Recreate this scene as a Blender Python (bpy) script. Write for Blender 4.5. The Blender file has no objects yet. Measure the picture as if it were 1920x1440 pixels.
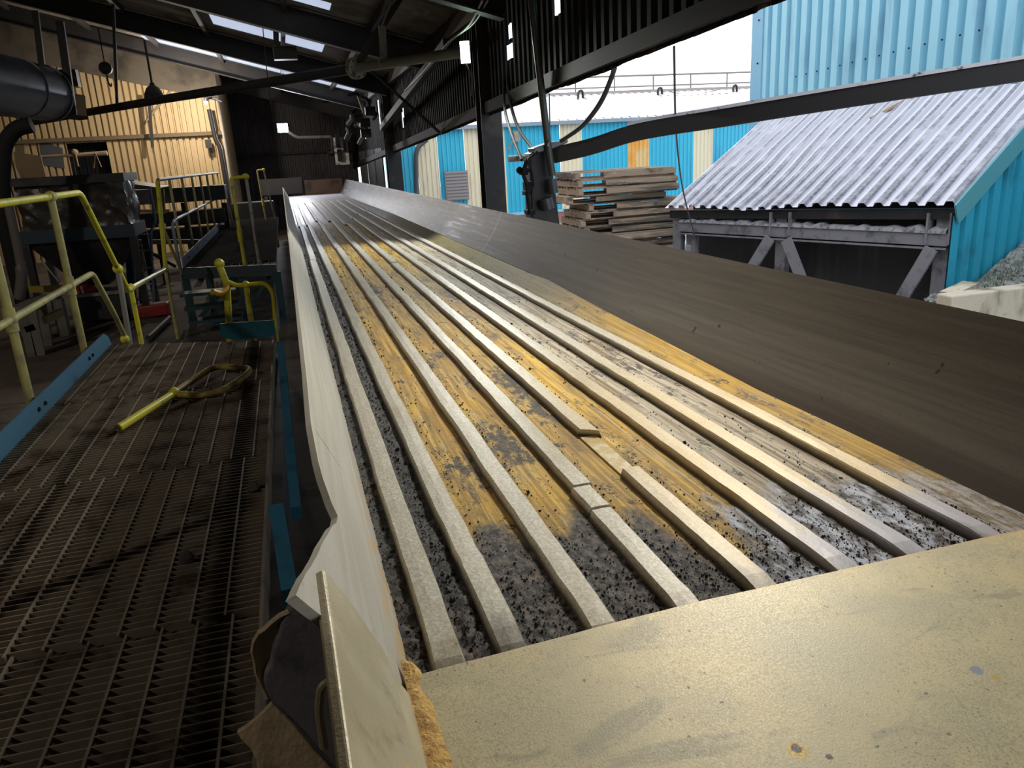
import bpy, bmesh, math, random
from mathutils import Vector, Matrix, noise, Euler
random.seed(7)
S = bpy.context.scene
COL = S.collection
V = Vector

# ------------------------------------------------------------------ camera
F = 1450.0
CAMZ = 2.2
RX = V((0.959, 0.128, -0.251)); RY = V((-0.277, 0.261, -0.925)); RZ = V((-0.053, 0.957, 0.286))
# orthonormal calibration: horizon and vanishing point of the conveyor
def _ray(x, y): return V(((x - 960) / F, -(y - 720) / F, -1.0))
_a = _ray(526, 310); _b = _ray(1526, 310 - 55.6)
CY = _a.normalized(); CU = _b.cross(_a).normalized()
if CU.y < 0: CU = -CU
CX = CY.cross(CU).normalized()
ROT = Matrix((CX, CY, CU))          # camera -> world
CAM = V((0, 0, CAMZ))
def ray(x, y): return ROT @ _ray(x, y)
def at_z(x, y, z):
    d = ray(x, y); return CAM + d * ((z - CAMZ) / d.z)
def at_x(x, y, X):
    d = ray(x, y); return CAM + d * (X / d.x)
def at_y(x, y, Y):
    d = ray(x, y); return CAM + d * (Y / d.y)
def at_pl(x, y, p, n):
    d = ray(x, y); p = V(p); n = V(n); return CAM + d * ((p - CAM).dot(n) / d.dot(n))

cam = bpy.data.cameras.new('camera'); cam.sensor_width = 36; cam.lens = F / 1920 * 36
cam.clip_start = 0.02; cam.clip_end = 300
co = bpy.data.objects.new('camera', cam); COL.objects.link(co)
co.matrix_world = Matrix.Translation(CAM) @ ROT.to_4x4()
S.camera = co

# ------------------------------------------------------------------ materials
def lin(c):
    return tuple(((v / 255) / 12.92 if v / 255 <= .04045 else ((v / 255 + .055) / 1.055) ** 2.4) for v in c[:3]) + (1,)
class NT:
    def __init__(s, name):
        s.m = bpy.data.materials.new(name); s.m.use_nodes = True
        s.t = s.m.node_tree; s.t.nodes.clear()
        s.out = s.n('ShaderNodeOutputMaterial'); s.b = s.n('ShaderNodeBsdfPrincipled')
        s.l(s.b.outputs[0], s.out.inputs[0])
        s.geo = s.n('ShaderNodeNewGeometry'); s.P = s.geo.outputs['Position']; s.x = None
    def n(s, t): return s.t.nodes.new(t)
    def l(s, a, b): s.t.links.new(a, b)
    def put(s, v, sock):
        if isinstance(v, (int, float, tuple)): sock.default_value = v
        else: s.l(v, sock)
    def objcoord(s):
        s.P = s.n('ShaderNodeTexCoord').outputs['Object']; s.x = None
    def sep(s):
        if s.x is None:
            q = s.n('ShaderNodeSeparateXYZ'); s.l(s.P, q.inputs[0]); s.x, s.y, s.z = q.outputs
        return s.x, s.y, s.z
    def noise(s, scale=1, st=(1, 1, 1), det=5, ro=.6, dist=0.):
        mp = s.n('ShaderNodeMapping'); mp.inputs['Scale'].default_value = tuple(a * scale for a in st)
        s.l(s.P, mp.inputs[0])
        q = s.n('ShaderNodeTexNoise'); q.inputs['Scale'].default_value = 1; q.inputs['Detail'].default_value = det
        q.inputs['Roughness'].default_value = ro; q.inputs['Distortion'].default_value = dist
        s.l(mp.outputs[0], q.inputs['Vector']); return q.outputs[0]
    def vor(s, scale=1, st=(1, 1, 1)):
        mp = s.n('ShaderNodeMapping'); mp.inputs['Scale'].default_value = tuple(a * scale for a in st)
        s.l(s.P, mp.inputs[0])
        q = s.n('ShaderNodeTexVoronoi'); q.inputs['Scale'].default_value = 1
        s.l(mp.outputs[0], q.inputs['Vector']); return q.outputs[0]
    def m2(s, op, a, b=0., c=None):
        q = s.n('ShaderNodeMath'); q.operation = op; s.put(a, q.inputs[0]); s.put(b, q.inputs[1])
        if c is not None: s.put(c, q.inputs[2])
        return q.outputs[0]
    def ss(s, v, lo, hi, a=0., b=1.):
        q = s.n('ShaderNodeMapRange'); q.interpolation_type = 'SMOOTHSTEP'
        if lo > hi: lo, hi, a, b = hi, lo, b, a
        s.put(v, q.inputs[0]); q.inputs[1].default_value = lo; q.inputs[2].default_value = hi
        q.inputs[3].default_value = a; q.inputs[4].default_value = b; return q.outputs[0]
    def mul(s, *a):
        r = a[0]
        for k in a[1:]: r = s.m2('MULTIPLY', r, k)
        return r
    def mx(s, f, a, b):
        q = s.n('ShaderNodeMix'); q.data_type = 'RGBA'; s.put(f, q.inputs[0]); s.put(a, q.inputs[6]); s.put(b, q.inputs[7])
        return q.outputs[2]
    def bump(s, h, st=.3, d=.01):
        q = s.n('ShaderNodeBump'); q.inputs['Strength'].default_value = st; q.inputs['Distance'].default_value = d
        s.l(h, q.inputs['Height']); s.l(q.outputs[0], s.b.inputs['Normal'])
    def fin(s, col, rough=.6, metal=0., spec=.5):
        s.put(col, s.b.inputs['Base Color']); s.put(rough, s.b.inputs['Roughness']); s.put(metal, s.b.inputs['Metallic'])
        s.b.inputs['Specular IOR Level'].default_value = spec
        return s.m
def M(name, col, rough=.6, metal=0., spots=(), bump=None, obj=False, spec=.5):
    t = NT(name)
    if obj: t.objcoord()
    c = lin(col)
    for sp in spots:
        c2, sc, lo, hi = sp[:4]; st = sp[4] if len(sp) > 4 else (1, 1, 1)
        c = t.mx(t.ss(t.noise(sc, st), lo, hi), c, lin(c2))
    if bump: t.bump(t.noise(bump[0], bump[2] if len(bump) > 2 else (1, 1, 1)), bump[1], .01)
    return t.fin(c, rough, metal, spec)
def EM(name, col, st):
    m = bpy.data.materials.new(name); m.use_nodes = True; t = m.node_tree; t.nodes.clear()
    o = t.nodes.new('ShaderNodeOutputMaterial'); e = t.nodes.new('ShaderNodeEmission')
    e.inputs[0].default_value = lin(col); e.inputs[1].default_value = st; t.links.new(e.outputs[0], o.inputs[0]); return m

black = M('sooty_steel', (36, 35, 38), .6, .1, [((66, 60, 58), 3, .5, .75)], (20, .2))
rafterm = M('dark_rafter_steel', (46, 44, 46), .7, 0, [((70, 62, 55), 2, .5, .8)])
roofm = M('fibre_cement_roof', (150, 142, 134), .85, 0, [((85, 76, 68), .7, .4, .7), ((190, 180, 168), 3, .55, .8, (1, .3, 1))])
skirtm = M('sooty_cladding', (26, 26, 28), .8, 0, [((104, 86, 68), 2.6, .6, .74, (1, 1.5, .25)), ((16, 16, 19), 1.2, .5, .7)], spec=.2)
yellowm = M('cream_cladding', (208, 182, 140), .6, 0, [((160, 130, 88), .8, .5, .8, (1, 1, .4)), ((120, 100, 74), 3, .62, .8, (1.5, 1, .3))])
darkwallm = M('dark_cladding', (78, 72, 76), .6, 0, [((50, 46, 50), 1, .4, .7)])
greyband = M('grey_sheeting', (110, 100, 88), .8, 0, [((70, 62, 56), 1.2, .4, .7)])
floorm = M('dirty_floor', (88, 76, 66), .85, 0, [((48, 42, 40), .9, .45, .65), ((120, 106, 90), 4, .6, .75)], (14, .5))
yardm = M('wet_concrete', (168, 165, 160), .5, 0, [((110, 106, 102), .8, .45, .7), ((205, 203, 200), 5, .6, .75)], (14, .2))
yel = M('yellow_paint', (196, 188, 50), .42, 0, [((130, 122, 80), 9, .52, .72), ((95, 88, 72), 24, .66, .74)])
yelgrey = M('dusty_yellow_paint', (168, 160, 96), .55, 0, [((130, 122, 96), 7, .45, .7)])
rail_grey = M('dusty_grey_rail', (150, 146, 138), .5, .1, [((110, 104, 92), 8, .5, .7)])
bluep = M('blue_toe_board_paint', (62, 106, 132), .5, 0, [((58, 98, 122), 4, .5, .75), ((44, 50, 58), 14, .66, .74)])
darkteal = M('dark_teal_paint', (24, 56, 64), .6, 0, [((34, 40, 44), 5, .5, .7)])
tealp = M('teal_paint', (14, 88, 102), .5, 0, [((16, 80, 94), 5, .5, .75), ((40, 50, 54), 18, .68, .76)])
gratem = M('rusty_grating_steel', (128, 116, 102), .6, .25, [((80, 66, 54), 5, .45, .7)])
dirtm = M('caked_dirt', (70, 63, 57), .92, 0, [((50, 45, 42), 3, .42, .65), ((86, 78, 70), 12, .58, .75)], (60, .5))
bolt_m = M('bolt_steel', (120, 118, 114), .4, .7)
woodm = M('pallet_wood', (160, 138, 118), .85, 0, [((92, 76, 66), 2.5, .52, .72, (.8, 1, 2)), ((96, 86, 80), 1.2, .5, .6, (.4, .4, 6)), ((196, 176, 156), 5, .56, .74, (.6, .6, 3)), ((60, 62, 68), 1.5, .6, .72)])
stickm = M('pale_stick_wood', (176, 152, 126), .8, 0, [((110, 90, 72), 9, .5, .7)])
brickt = NT('red_brick')
_bm = brickt.n('ShaderNodeTexBrick'); _mp = brickt.n('ShaderNodeMapping'); _mp.inputs['Rotation'].default_value = (math.pi / 2, 0, 0)
brickt.l(brickt.P, _mp.inputs[0]); brickt.l(_mp.outputs[0], _bm.inputs['Vector'])
_bm.inputs['Color1'].default_value = lin((178, 120, 108)); _bm.inputs['Color2'].default_value = lin((158, 102, 92)); _bm.inputs['Mortar'].default_value = lin((190, 180, 172))
_bm.inputs['Scale'].default_value = 4.4; brickt.fin(_bm.outputs[0], .85); brick = brickt.m
bluec = M('blue_cladding', (62, 184, 216), .45, 0, [((52, 160, 196), 1.2, .5, .75, (1, 1, .3))])
creamc = M('pale_cream_cladding', (232, 220, 192), .5, 0, [((200, 176, 140), 2, .5, .8, (1.5, 1, .25))])
orangec = M('orange_stained_cladding', (226, 196, 140), .5, 0, [((232, 158, 48), 1.1, .42, .6, (1, 1, .6))])
skyblue = M('weathered_blue_cladding', (140, 194, 214), .45, 0, [((112, 160, 186), 1.5, .5, .75, (1, 1, .3)), ((80, 110, 126), 42, .7, .74)])
skyblue_flash = M('blue_corner_flashing', (104, 160, 190), .4, 0)
_t = NT('dusty_shaded_galvanised_roof')
def shed_material():
    t = _t; e_ = (V((7.026, 7, 1.388)) - V((5.59, 11, 1.26))).normalized()
    q = t.n('ShaderNodeVectorMath'); q.operation = 'SUBTRACT'; t.l(t.P, q.inputs[0]); q.inputs[1].default_value = V((5.59, 11, 1.26)) - e_ * .04
    d = t.n('ShaderNodeVectorMath'); d.operation = 'DOT_PRODUCT'; t.l(q.outputs[0], d.inputs[0]); d.inputs[1].default_value = e_
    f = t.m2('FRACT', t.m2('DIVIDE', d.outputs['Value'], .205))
    valley_shade = t.mul(t.ss(f, .40, .50), t.ss(f, 1.0, .93))
    c = t.mx(t.ss(t.noise(1.3), .5, .72), lin((206, 205, 216)), lin((176, 174, 186)))
    ash = t.mx(t.ss(t.noise(26, det=6, ro=.7), .42, .62), lin((138, 137, 148)), lin((104, 103, 112)))  # shade between the ribs, painted into the valleys as an ashy tone
    c = t.mx(t.mul(valley_shade, t.ss(t.noise(3.2), .3, .55, .55, 1)), c, ash)
    c = t.mx(t.mul(t.ss(t.noise(9), .64, .74), .6), c, lin((150, 148, 158)))
    t.bump(t.noise(40), .12, .01)
    return t.fin(c, .5, .1)
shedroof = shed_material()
tealside = M('turquoise_cladding', (36, 150, 178), .4, 0, [((30, 120, 146), 2, .5, .75)])
barge = M('turquoise_bargeboard', (84, 150, 160), .4, .1, [((96, 140, 130), 3, .5, .75)])
greysteel = M('dusty_grey_steel', (132, 131, 138), .6, .2, [((92, 90, 96), 5, .48, .7)], (30, .3))
ashm = M('ash_dust', (150, 150, 156), .95, 0, [((96, 96, 104), 14, .45, .65)], (60, .8))
darkpanel = M('dark_backing_panel', (40, 40, 42), .6, 0, [((60, 58, 58), 2, .5, .75, (3, 3, .4))])
concm = M('stained_concrete', (196, 184, 164), .85, 0, [((120, 106, 88), 3, .48, .68, (1, 1, .35)), ((90, 84, 78), 9, .62, .74)], (30, .4))
rubblem = M('grey_rubble', (148, 148, 144), .95, 0, [((104, 104, 102), 8, .42, .6), ((160, 160, 158), 12, .6, .72)], (40, .9))
weedm = M('weeds', (110, 124, 84), .8, 0, [((84, 98, 66), 9, .4, .6)])
ductm = M('grey_duct_paint', (92, 96, 104), .4, .3, [((66, 68, 74), 2, .5, .7)])
tanm = M('tan_board', (166, 140, 106), .8, 0, [((128, 104, 76), 3, .5, .75, (2, 2, .5))])
plasticm = M('grimy_plastic_sheet', (52, 47, 42), .35, 0, [((46, 42, 40), 2.2, .42, .62), ((84, 74, 62), 4, .6, .75)], (9, .8))
redm = M('red_paint', (150, 42, 40), .55, 0, [((100, 34, 32), 6, .5, .7)])
whitem = M('white_enclosure', (238, 236, 238), .5, 0, [((150, 148, 148), 6, .5, .7)])
pipem = M('grey_pipe_paint', (122, 120, 112), .55, .1, [((90, 86, 80), 4, .5, .75)])
darkpipe = M('dark_pipe', (50, 49, 50), .6, .1)
hosem = M('black_rubber', (30, 30, 32), .75, spec=.25)
paleh = M('grey_cable', (84, 84, 86), .7, spec=.25)
louvrem = M('grey_louvre', (150, 142, 144), .6)
rustp = M('brown_plate', (92, 72, 60), .6, .2, [((60, 48, 42), 3, .5, .7)])
silver = M('galvanised', (170, 170, 172), .4, .6)

# conveyor trough: lanes of yellow rust, black grit and pale dust
def trough_material():
    t = NT('worn_trough_steel'); x, y, z = t.sep()
    streak = t.noise(1, (60, 1.6, 8), 6, .65); streak2 = t.noise(1, (26, 3.2, 8), 5, .6, .8)
    blot = t.noise(1, (9, 4.5, 4), 5, .6); fine = t.noise(90, (1, 1, 1), 3, .6); big = t.noise(1, (4, 1.1, 3), 4, .55)
    c = t.mx(t.ss(streak, .38, .64), lin((120, 100, 70)), lin((176, 154, 114)))
    c = t.mx(t.mul(t.ss(streak2, .52, .68), .8), c, lin((92, 76, 54)))
    # yellow rust
    lane_y = t.mul(t.ss(x, .3, .36), t.ss(x, 1.18, 1.06))
    edge_y = t.ss(x, 1.52, 1.56)
    ny = t.m2('ADD', y, t.m2('MULTIPLY', t.m2('SUBTRACT', big, .5), 1.1))
    ny = t.m2('ADD', ny, t.m2('MULTIPLY', t.m2('SUBTRACT', blot, .5), .5))
    start = t.ss(ny, 1.56, 1.74)
    fade = t.ss(y, 12.5, 3.0, .62, 1)
    yb = t.ss(t.m2('ADD', t.mul(blot, .6), t.mul(big, .4)), .60, .38)
    yel_mask = t.mul(t.m2('MAXIMUM', lane_y, t.mul(edge_y, t.ss(y, 9, 4))), start, fade, t.m2('ADD', .5, t.mul(yb, .5)))
    yc = t.mx(t.ss(streak, .4, .66), lin((176, 132, 34)), lin((224, 182, 72)))
    yc = t.mx(t.mul(t.ss(streak2, .5, .7), .7), yc, lin((116, 98, 54)))
    scr = t.ss(t.noise(1, (46, 1.1, 6), 3, .5, 1.6), .63, .66); yc = t.mx(t.mul(scr, .6), yc, lin((226, 206, 150)))
    yc = t.mx(t.mul(edge_y, .55), yc, lin((150, 118, 38)))
    c = t.mx(yel_mask, c, yc)
    # pale lanes on the right
    pale = t.mul(t.ss(x, 1.08, 1.14), t.ss(x, 1.5, 1.46))
    c = t.mx(t.mul(pale, t.ss(streak, .35, .62), .75), c, lin((190, 182, 166)))
    # olive strip under the right wall, further on
    c = t.mx(t.mul(edge_y, t.ss(y, 3.2, 6.5), .8), c, lin((112, 106, 72)))
    # black grit lanes on the left
    dl = t.mul(t.ss(x, .33, .29), t.ss(y, 16, 8, .55, 1))
    c = t.mx(t.mul(dl, t.ss(blot, .28, .5, .6, .97)), c, t.mx(t.ss(fine, .4, .62), lin((40, 40, 42)), lin((84, 82, 78))))
    # dark blotches
    gr = t.ss(t.m2('ADD', t.mul(t.noise(1, (16, 7, 6), 6, .7), .75), t.mul(fine, .25)), .57, .63)
    c = t.mx(t.mul(gr, t.ss(y, 13, 4, .3, .95)), c, lin((52, 47, 46)))
    g2 = t.mul(t.ss(t.noise(1, (7, 2.6, 5), 5, .7, .4), .56, .64), t.ss(t.noise(70, (1, .8, 1), 4, .7), .4, .56), t.ss(y, 9, 3.5)); c = t.mx(t.mul(g2, .85), c, lin((66, 60, 60)))
    pn = t.noise(1, (42, 15, 12), 8, .8)
    for (qx, qy, rr, aa) in ((960, 715, .085, .5), (945, 835, .075, .45), (1010, 770, .06, .5), (1140, 700, .07, .6), (1180, 690, .05, .8), (870, 880, .05, .6), (1060, 640, .06, .5), (800, 690, .05, .5), (700, 545, .09, .4), (850, 555, .08, .4)):
        cp = at_z(qx, qy, 1.265); dx = t.m2('SUBTRACT', x, cp.x); dy = t.mul(t.m2('SUBTRACT', y, cp.y), aa * .6)
        d = t.m2('SQRT', t.m2('ADD', t.mul(dx, dx), t.mul(dy, dy)))
        d = t.m2('ADD', d, t.mul(t.m2('SUBTRACT', pn, .5), .42))
        c = t.mx(t.mul(t.ss(d, rr * .85, rr * .5), .92), c, t.mx(t.ss(fine, .4, .6), lin((36, 34, 35)), lin((84, 76, 70))))
    # sooty near end
    ne = t.m2('SUBTRACT', 1., start)
    nc = t.mx(t.ss(t.noise(55, (1, .6, 1), 5, .7), .42, .62), lin((40, 37, 36)), lin((116, 104, 94)))
    wd = t.mul(t.ss(x, .82, 1.0), t.ss(t.noise(1, (30, 9, 8), 7, .78), .42, .58))
    nc = t.mx(t.mul(wd, .9), nc, lin((196, 198, 208)))
    c = t.mx(t.mul(ne, t.m2('SUBTRACT', 1., t.mul(edge_y, .5))), c, nc)
    # far end polished pale
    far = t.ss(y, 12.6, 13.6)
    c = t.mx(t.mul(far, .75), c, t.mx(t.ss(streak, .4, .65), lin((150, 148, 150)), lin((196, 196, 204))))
    t.bump(t.m2('ADD', t.mul(t.noise(60, (1, .5, 1), 6, .75), t.ss(y, 2.6, 1.5, .5, 1.6)), t.mul(streak, .3)), .6, .007)
    return t.fin(c, t.ss(y, 11, 14, .68, .42), t.mul(far, .3), .3)
def rib_material():
    t = NT('worn_rib_steel'); x, y, z = t.sep()
    sp = t.noise(120, (1, .8, 1), 4, .7); b = t.noise(1, (9, 2.2, 6), 4, .6)
    c = t.mx(t.ss(sp, .4, .66), lin((168, 158, 136)), lin((200, 192, 174)))
    c = t.mx(t.mul(t.ss(b, .5, .7), .6), c, lin((150, 132, 96)))
    yn = t.m2('ADD', y, t.mul(t.m2('SUBTRACT', b, .5), .8))
    tan = t.mul(t.ss(x, .72, .95), t.ss(yn, 3.6, 2.2))
    c = t.mx(t.mul(tan, .55), c, lin((206, 176, 116)))
    blu = t.mul(t.ss(x, .95, 1.1), t.ss(yn, 1.62, 1.42))
    c = t.mx(t.mul(blu, .85), c, lin((158, 156, 166)))
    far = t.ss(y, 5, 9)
    c = t.mx(t.mul(far, .6), c, lin((206, 204, 204)))  # far ribs paled in colour to stand in for sky reflection
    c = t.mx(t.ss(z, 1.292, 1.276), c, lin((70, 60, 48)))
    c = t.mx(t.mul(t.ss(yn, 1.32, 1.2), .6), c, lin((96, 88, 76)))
    c = t.mx(t.mul(t.ss(t.noise(60, (1, 1, 1), 4, .7), .64, .70), .7), c, lin((90, 78, 62)))
    t.bump(sp, .25, .003)
    return t.fin(c, t.ss(y, 4, 9, .5, .5), .1)
def wall_material(name, a, b, rough, metal, glint):
    t = NT(name); x, y, z = t.sep()
    st = t.noise(1, (6, .9, 40), 6, .65); f = t.noise(80, (1, 1, 1), 3)
    c = t.mx(t.ss(st, .35, .66), lin(a), lin(b))
    if glint: c = t.mx(t.mul(t.ss(y, 3, 8), .75), c, t.mx(t.ss(st, .4, .6), lin((46, 45, 48)), lin((66, 65, 70))))
    c = t.mx(t.mul(t.ss(f, .58, .7), .3), c, lin(tuple(int(v * .7) for v in a)))
    if glint:
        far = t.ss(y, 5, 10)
        c = t.mx(t.mul(far, .9, t.ss(t.noise(1, (6, 1.1, 44), 7, .75), .53, .62), t.ss(y, 20, 12, .5, 1)), c, lin((170, 170, 186)))  # bluish glints painted into the colour along the far wall
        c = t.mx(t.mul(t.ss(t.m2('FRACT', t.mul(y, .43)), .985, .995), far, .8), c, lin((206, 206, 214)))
        sp = t.ss(t.noise(1, (30, 14, 9), 2, .5), .735, .75)
        c = t.mx(t.mul(sp, .8), c, lin((36, 30, 28)))
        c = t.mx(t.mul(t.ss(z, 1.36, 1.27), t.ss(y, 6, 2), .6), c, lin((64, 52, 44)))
    else:
        c = t.mx(t.mul(t.ss(z, 1.36, 1.3), t.ss(t.noise(1, (20, 8, 60), 4), .45, .6), t.ss(y, 2.6, 1.6), .8), c, lin((196, 160, 100)))
    t.bump(st, .12, .004)
    return t.fin(c, rough, metal, .3)
troughm = trough_material(); ribm = rib_material()
wallRm = wall_material('dark_worn_wall_steel', (90, 83, 74), (106, 98, 87), .5, .05, True)
wallLm = wall_material('pale_worn_wall_steel', (172, 165, 150), (186, 180, 168), .5, .1, False)
def apron_material():
    t = NT('dusty_apron_steel'); x, y, z = t.sep()
    b = t.noise(7, (1, 1, 1), 6, .6); f = t.noise(300, (1, .7, 1), 5, .75)
    c = t.mx(t.ss(b, .36, .66), lin((176, 162, 124)), lin((202, 182, 132)))
    c = t.mx(t.mul(t.ss(t.noise(3.5, (1, 1, 1), 5, .6), .5, .66), .6), c, lin((158, 150, 124)))
    c = t.mx(t.mul(t.ss(f, .48, .62), .5), c, lin((208, 194, 156)))
    c = t.mx(t.mul(t.ss(f, .47, .38), .5), c, lin((132, 118, 84)))
    c = t.mx(t.mul(t.ss(t.noise(110, (1, .6, 1), 4, .7), .58, .68), .5), c, lin((136, 118, 82)))
    c = t.mx(t.mul(t.ss(t.noise(1, (3.2, 9, 1), 5, .65, .6), .56, .66), .5), c, lin((128, 120, 100)))
    c = t.mx(t.mul(t.ss(t.noise(70, (1, 1, 1), 3, .6), .685, .715), .85), c, lin((84, 66, 44)))
    c = t.mx(t.mul(t.ss(y, 1.19, 1.215), t.ss(b, .3, .6), .7), c, lin((204, 160, 84)))
    for (cx, cy, r, cc) in ((0.632, .812, .017, (196, 160, 70)), (0.632, .815, .009, (72, 64, 52)), (0.668, .785, .006, (70, 60, 48)), (1.02, .865, .011, (132, 136, 146)), (1.035, .84, .008, (186, 160, 70))):
        dx = t.m2('SUBTRACT', x, cx); dy = t.m2('SUBTRACT', y, cy)
        d = t.m2('SQRT', t.m2('ADD', t.mul(dx, dx), t.mul(dy, dy, .8)))
        d = t.m2('ADD', d, t.mul(t.m2('SUBTRACT', t.noise(60), .5), .012))
        c = t.mx(t.ss(d, r, r * .7), c, lin(cc))
    t.bump(f, .25, .002)
    return t.fin(c, t.ss(f, .35, .65, .36, .56), .12)
apronm = apron_material()
plateLm = M('worn_side_plate_steel', (170, 158, 128), .42, .25, [((190, 178, 150), 5, .45, .7), ((140, 126, 96), 8, .58, .74), ((200, 160, 90), 11, .68, .76)], (160, .2))
beadm = M('yellow_rust_bead', (214, 170, 88), .8, 0, [((168, 120, 56), 40, .45, .65), ((232, 204, 140), 70, .56, .7)], (120, .9))
tornm = M('grey_torn_steel', (104, 102, 106), .5, .3, [((150, 144, 132), 5, .5, .75), ((70, 68, 72), 9, .55, .75)], (50, .3))
tornrim = M('tan_torn_edge', (150, 132, 104), .55, .2, [((110, 94, 72), 12, .5, .7)], (60, .4))
gritm = M('black_grit', (38, 37, 38), .85, 0, [((74, 70, 66), 40, .55, .7)])

# ------------------------------------------------------------------ geometry helpers
class MB:
    def __init__(s): s.v = []; s.f = []
    def add(s, vs, fs):
        o = len(s.v); s.v += [tuple(v) for v in vs]; s.f += [tuple(i + o for i in f) for f in fs]; return s
    def box(s, c, size, rot=None):
        c = V(c); h = [q / 2 for q in size]
        vs = [V((sx * h[0], sy * h[1], sz * h[2])) for sx in (-1, 1) for sy in (-1, 1) for sz in (-1, 1)]
        if rot is not None: vs = [rot @ v for v in vs]
        return s.add([v + c for v in vs], [(0, 1, 3, 2), (4, 6, 7, 5), (0, 4, 5, 1), (2, 3, 7, 6), (0, 2, 6, 4), (1, 5, 7, 3)])
    def b(s, x0, x1, y0, y1, z0, z1):
        return s.box(((x0 + x1) / 2, (y0 + y1) / 2, (z0 + z1) / 2), (abs(x1 - x0), abs(y1 - y0), abs(z1 - z0)))
    def bar(s, p, q, w, h, up=(0, 0, 1)):
        p = V(p); q = V(q); d = q - p; L = d.length; d.normalize(); u = V(up)
        if abs(d.dot(u)) > .98: u = V((0, 1, 0))
        sd = d.cross(u).normalized(); u = sd.cross(d).normalized()
        return s.box((p + q) / 2, (w, L, h), Matrix((sd, d, u)).transposed())
    def hbeam(s, p, q, w, h, t=.015, up=(0, 0, 1)):
        p = V(p); q = V(q); d = (q - p).normalized(); u = V(up)
        if abs(d.dot(u)) > .98: u = V((0, 1, 0))
        sd = d.cross(u).normalized(); u = sd.cross(d).normalized()
        s.bar(p + u * (h / 2 - t / 2), q + u * (h / 2 - t / 2), w, t, up); s.bar(p - u * (h / 2 - t / 2), q - u * (h / 2 - t / 2), w, t, up)
        return s.bar(p, q, t, h - 2 * t, up)
    def tube(s, pts, r, n=10, cap=True, closed=False):
        pts = [V(p) for p in pts]; rs = r if isinstance(r, (list, tuple)) else [r] * len(pts)
        rings = []; prev = None
        for i, p in enumerate(pts):
            a = pts[max(i - 1, 0)]; c = pts[min(i + 1, len(pts) - 1)]; d = (c - a).normalized()
            if prev is None:
                u = V((0, 0, 1)) if abs(d.z) < .9 else V((1, 0, 0))
                u = (u - d * u.dot(d)).normalized()
            else:
                u = (prev - d * prev.dot(d)).normalized()
            prev = u; w = d.cross(u)
            rings.append([p + (u * math.cos(2 * math.pi * k / n) + w * math.sin(2 * math.pi * k / n)) * rs[i] for k in range(n)])
        vs = [v for ri in rings for v in ri]; fs = []
        for i in range(len(pts) - 1):
            for k in range(n):
                fs.append((i * n + k, i * n + (k + 1) % n, (i + 1) * n + (k + 1) % n, (i + 1) * n + k))
        if cap:
            fs.append(tuple(range(n))[::-1]); fs.append(tuple((len(pts) - 1) * n + k for k in range(n)))
        return s.add(vs, fs)
    def ball(s, c, r, n=10, m=6):
        c = V(c); vs = [c + V((0, 0, r))]
        for i in range(1, m):
            th = math.pi * i / m
            for k in range(n): vs.append(c + V((r * math.sin(th) * math.cos(2 * math.pi * k / n), r * math.sin(th) * math.sin(2 * math.pi * k / n), r * math.cos(th))))
        vs.append(c - V((0, 0, r))); fs = [(0, 1 + k, 1 + (k + 1) % n) for k in range(n)]
        for i in range(m - 2):
            for k in range(n): fs.append((1 + i * n + k, 1 + (i + 1) * n + k, 1 + (i + 1) * n + (k + 1) % n, 1 + i * n + (k + 1) % n))
        o = 1 + (m - 2) * n
        fs += [(len(vs) - 1, o + (k + 1) % n, o + k) for k in range(n)]
        return s.add(vs, fs)
    def poly(s, pts, off):
        """flat polygon given a real thickness along off"""
        n = len(pts); off = V(off); a = [V(p) for p in pts]; bb = [p + off for p in a]
        return s.add(a + bb, [tuple(range(n)), tuple(range(2 * n - 1, n - 1, -1))] + [(i, n + i, n + (i + 1) % n, (i + 1) % n) for i in range(n)])
    def sheet(s, o, u, v, prof, nv=1, fn=None):
        """profiled sheet: prof is a list of (along u, along normal); extruded along v in nv steps"""
        o = V(o); u = V(u).normalized(); v = V(v); nn = u.cross(v).normalized(); np_ = len(prof); vs = []
        for j in range(nv + 1):
            for a, h in prof:
                p = o + u * a + nn * h + v * (j / nv)
                vs.append(fn(p, a, j / nv) if fn else p)
        return s.add(vs, [(j * np_ + i, j * np_ + i + 1, (j + 1) * np_ + i + 1, (j + 1) * np_ + i) for j in range(nv) for i in range(np_ - 1)])
    def build(s, name, mat, parent=None, smooth=False, bevel=0, seg=2, solid=0):
        me = bpy.data.meshes.new(name); off = V(WL.get(parent.name, (0, 0, 0))) if parent else V((0, 0, 0))
        me.from_pydata([tuple(V(v) - off) for v in s.v], [], s.f); me.update()
        bm = bmesh.new(); bm.from_mesh(me); bmesh.ops.recalc_face_normals(bm, faces=bm.faces); bm.to_mesh(me); bm.free()
        if smooth:
            for p in me.polygons: p.use_smooth = True
        me.materials.append(mat)
        o = bpy.data.objects.new(name, me); COL.objects.link(o)
        if parent: o.parent = parent; WL[o.name] = WL.get(parent.name, (0, 0, 0))
        else: WL[o.name] = (0, 0, 0)
        if solid:
            q = o.modifiers.new('s', 'SOLIDIFY'); q.thickness = solid; q.offset = 0
        if smooth:
            q = o.modifiers.new('e', 'EDGE_SPLIT'); q.split_angle = math.radians(38)
        if bevel:
            q = o.modifiers.new('b', 'BEVEL'); q.width = bevel; q.segments = seg; q.limit_method = 'ANGLE'; q.angle_limit = math.radians(40)
        return o
WL = {}
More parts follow.
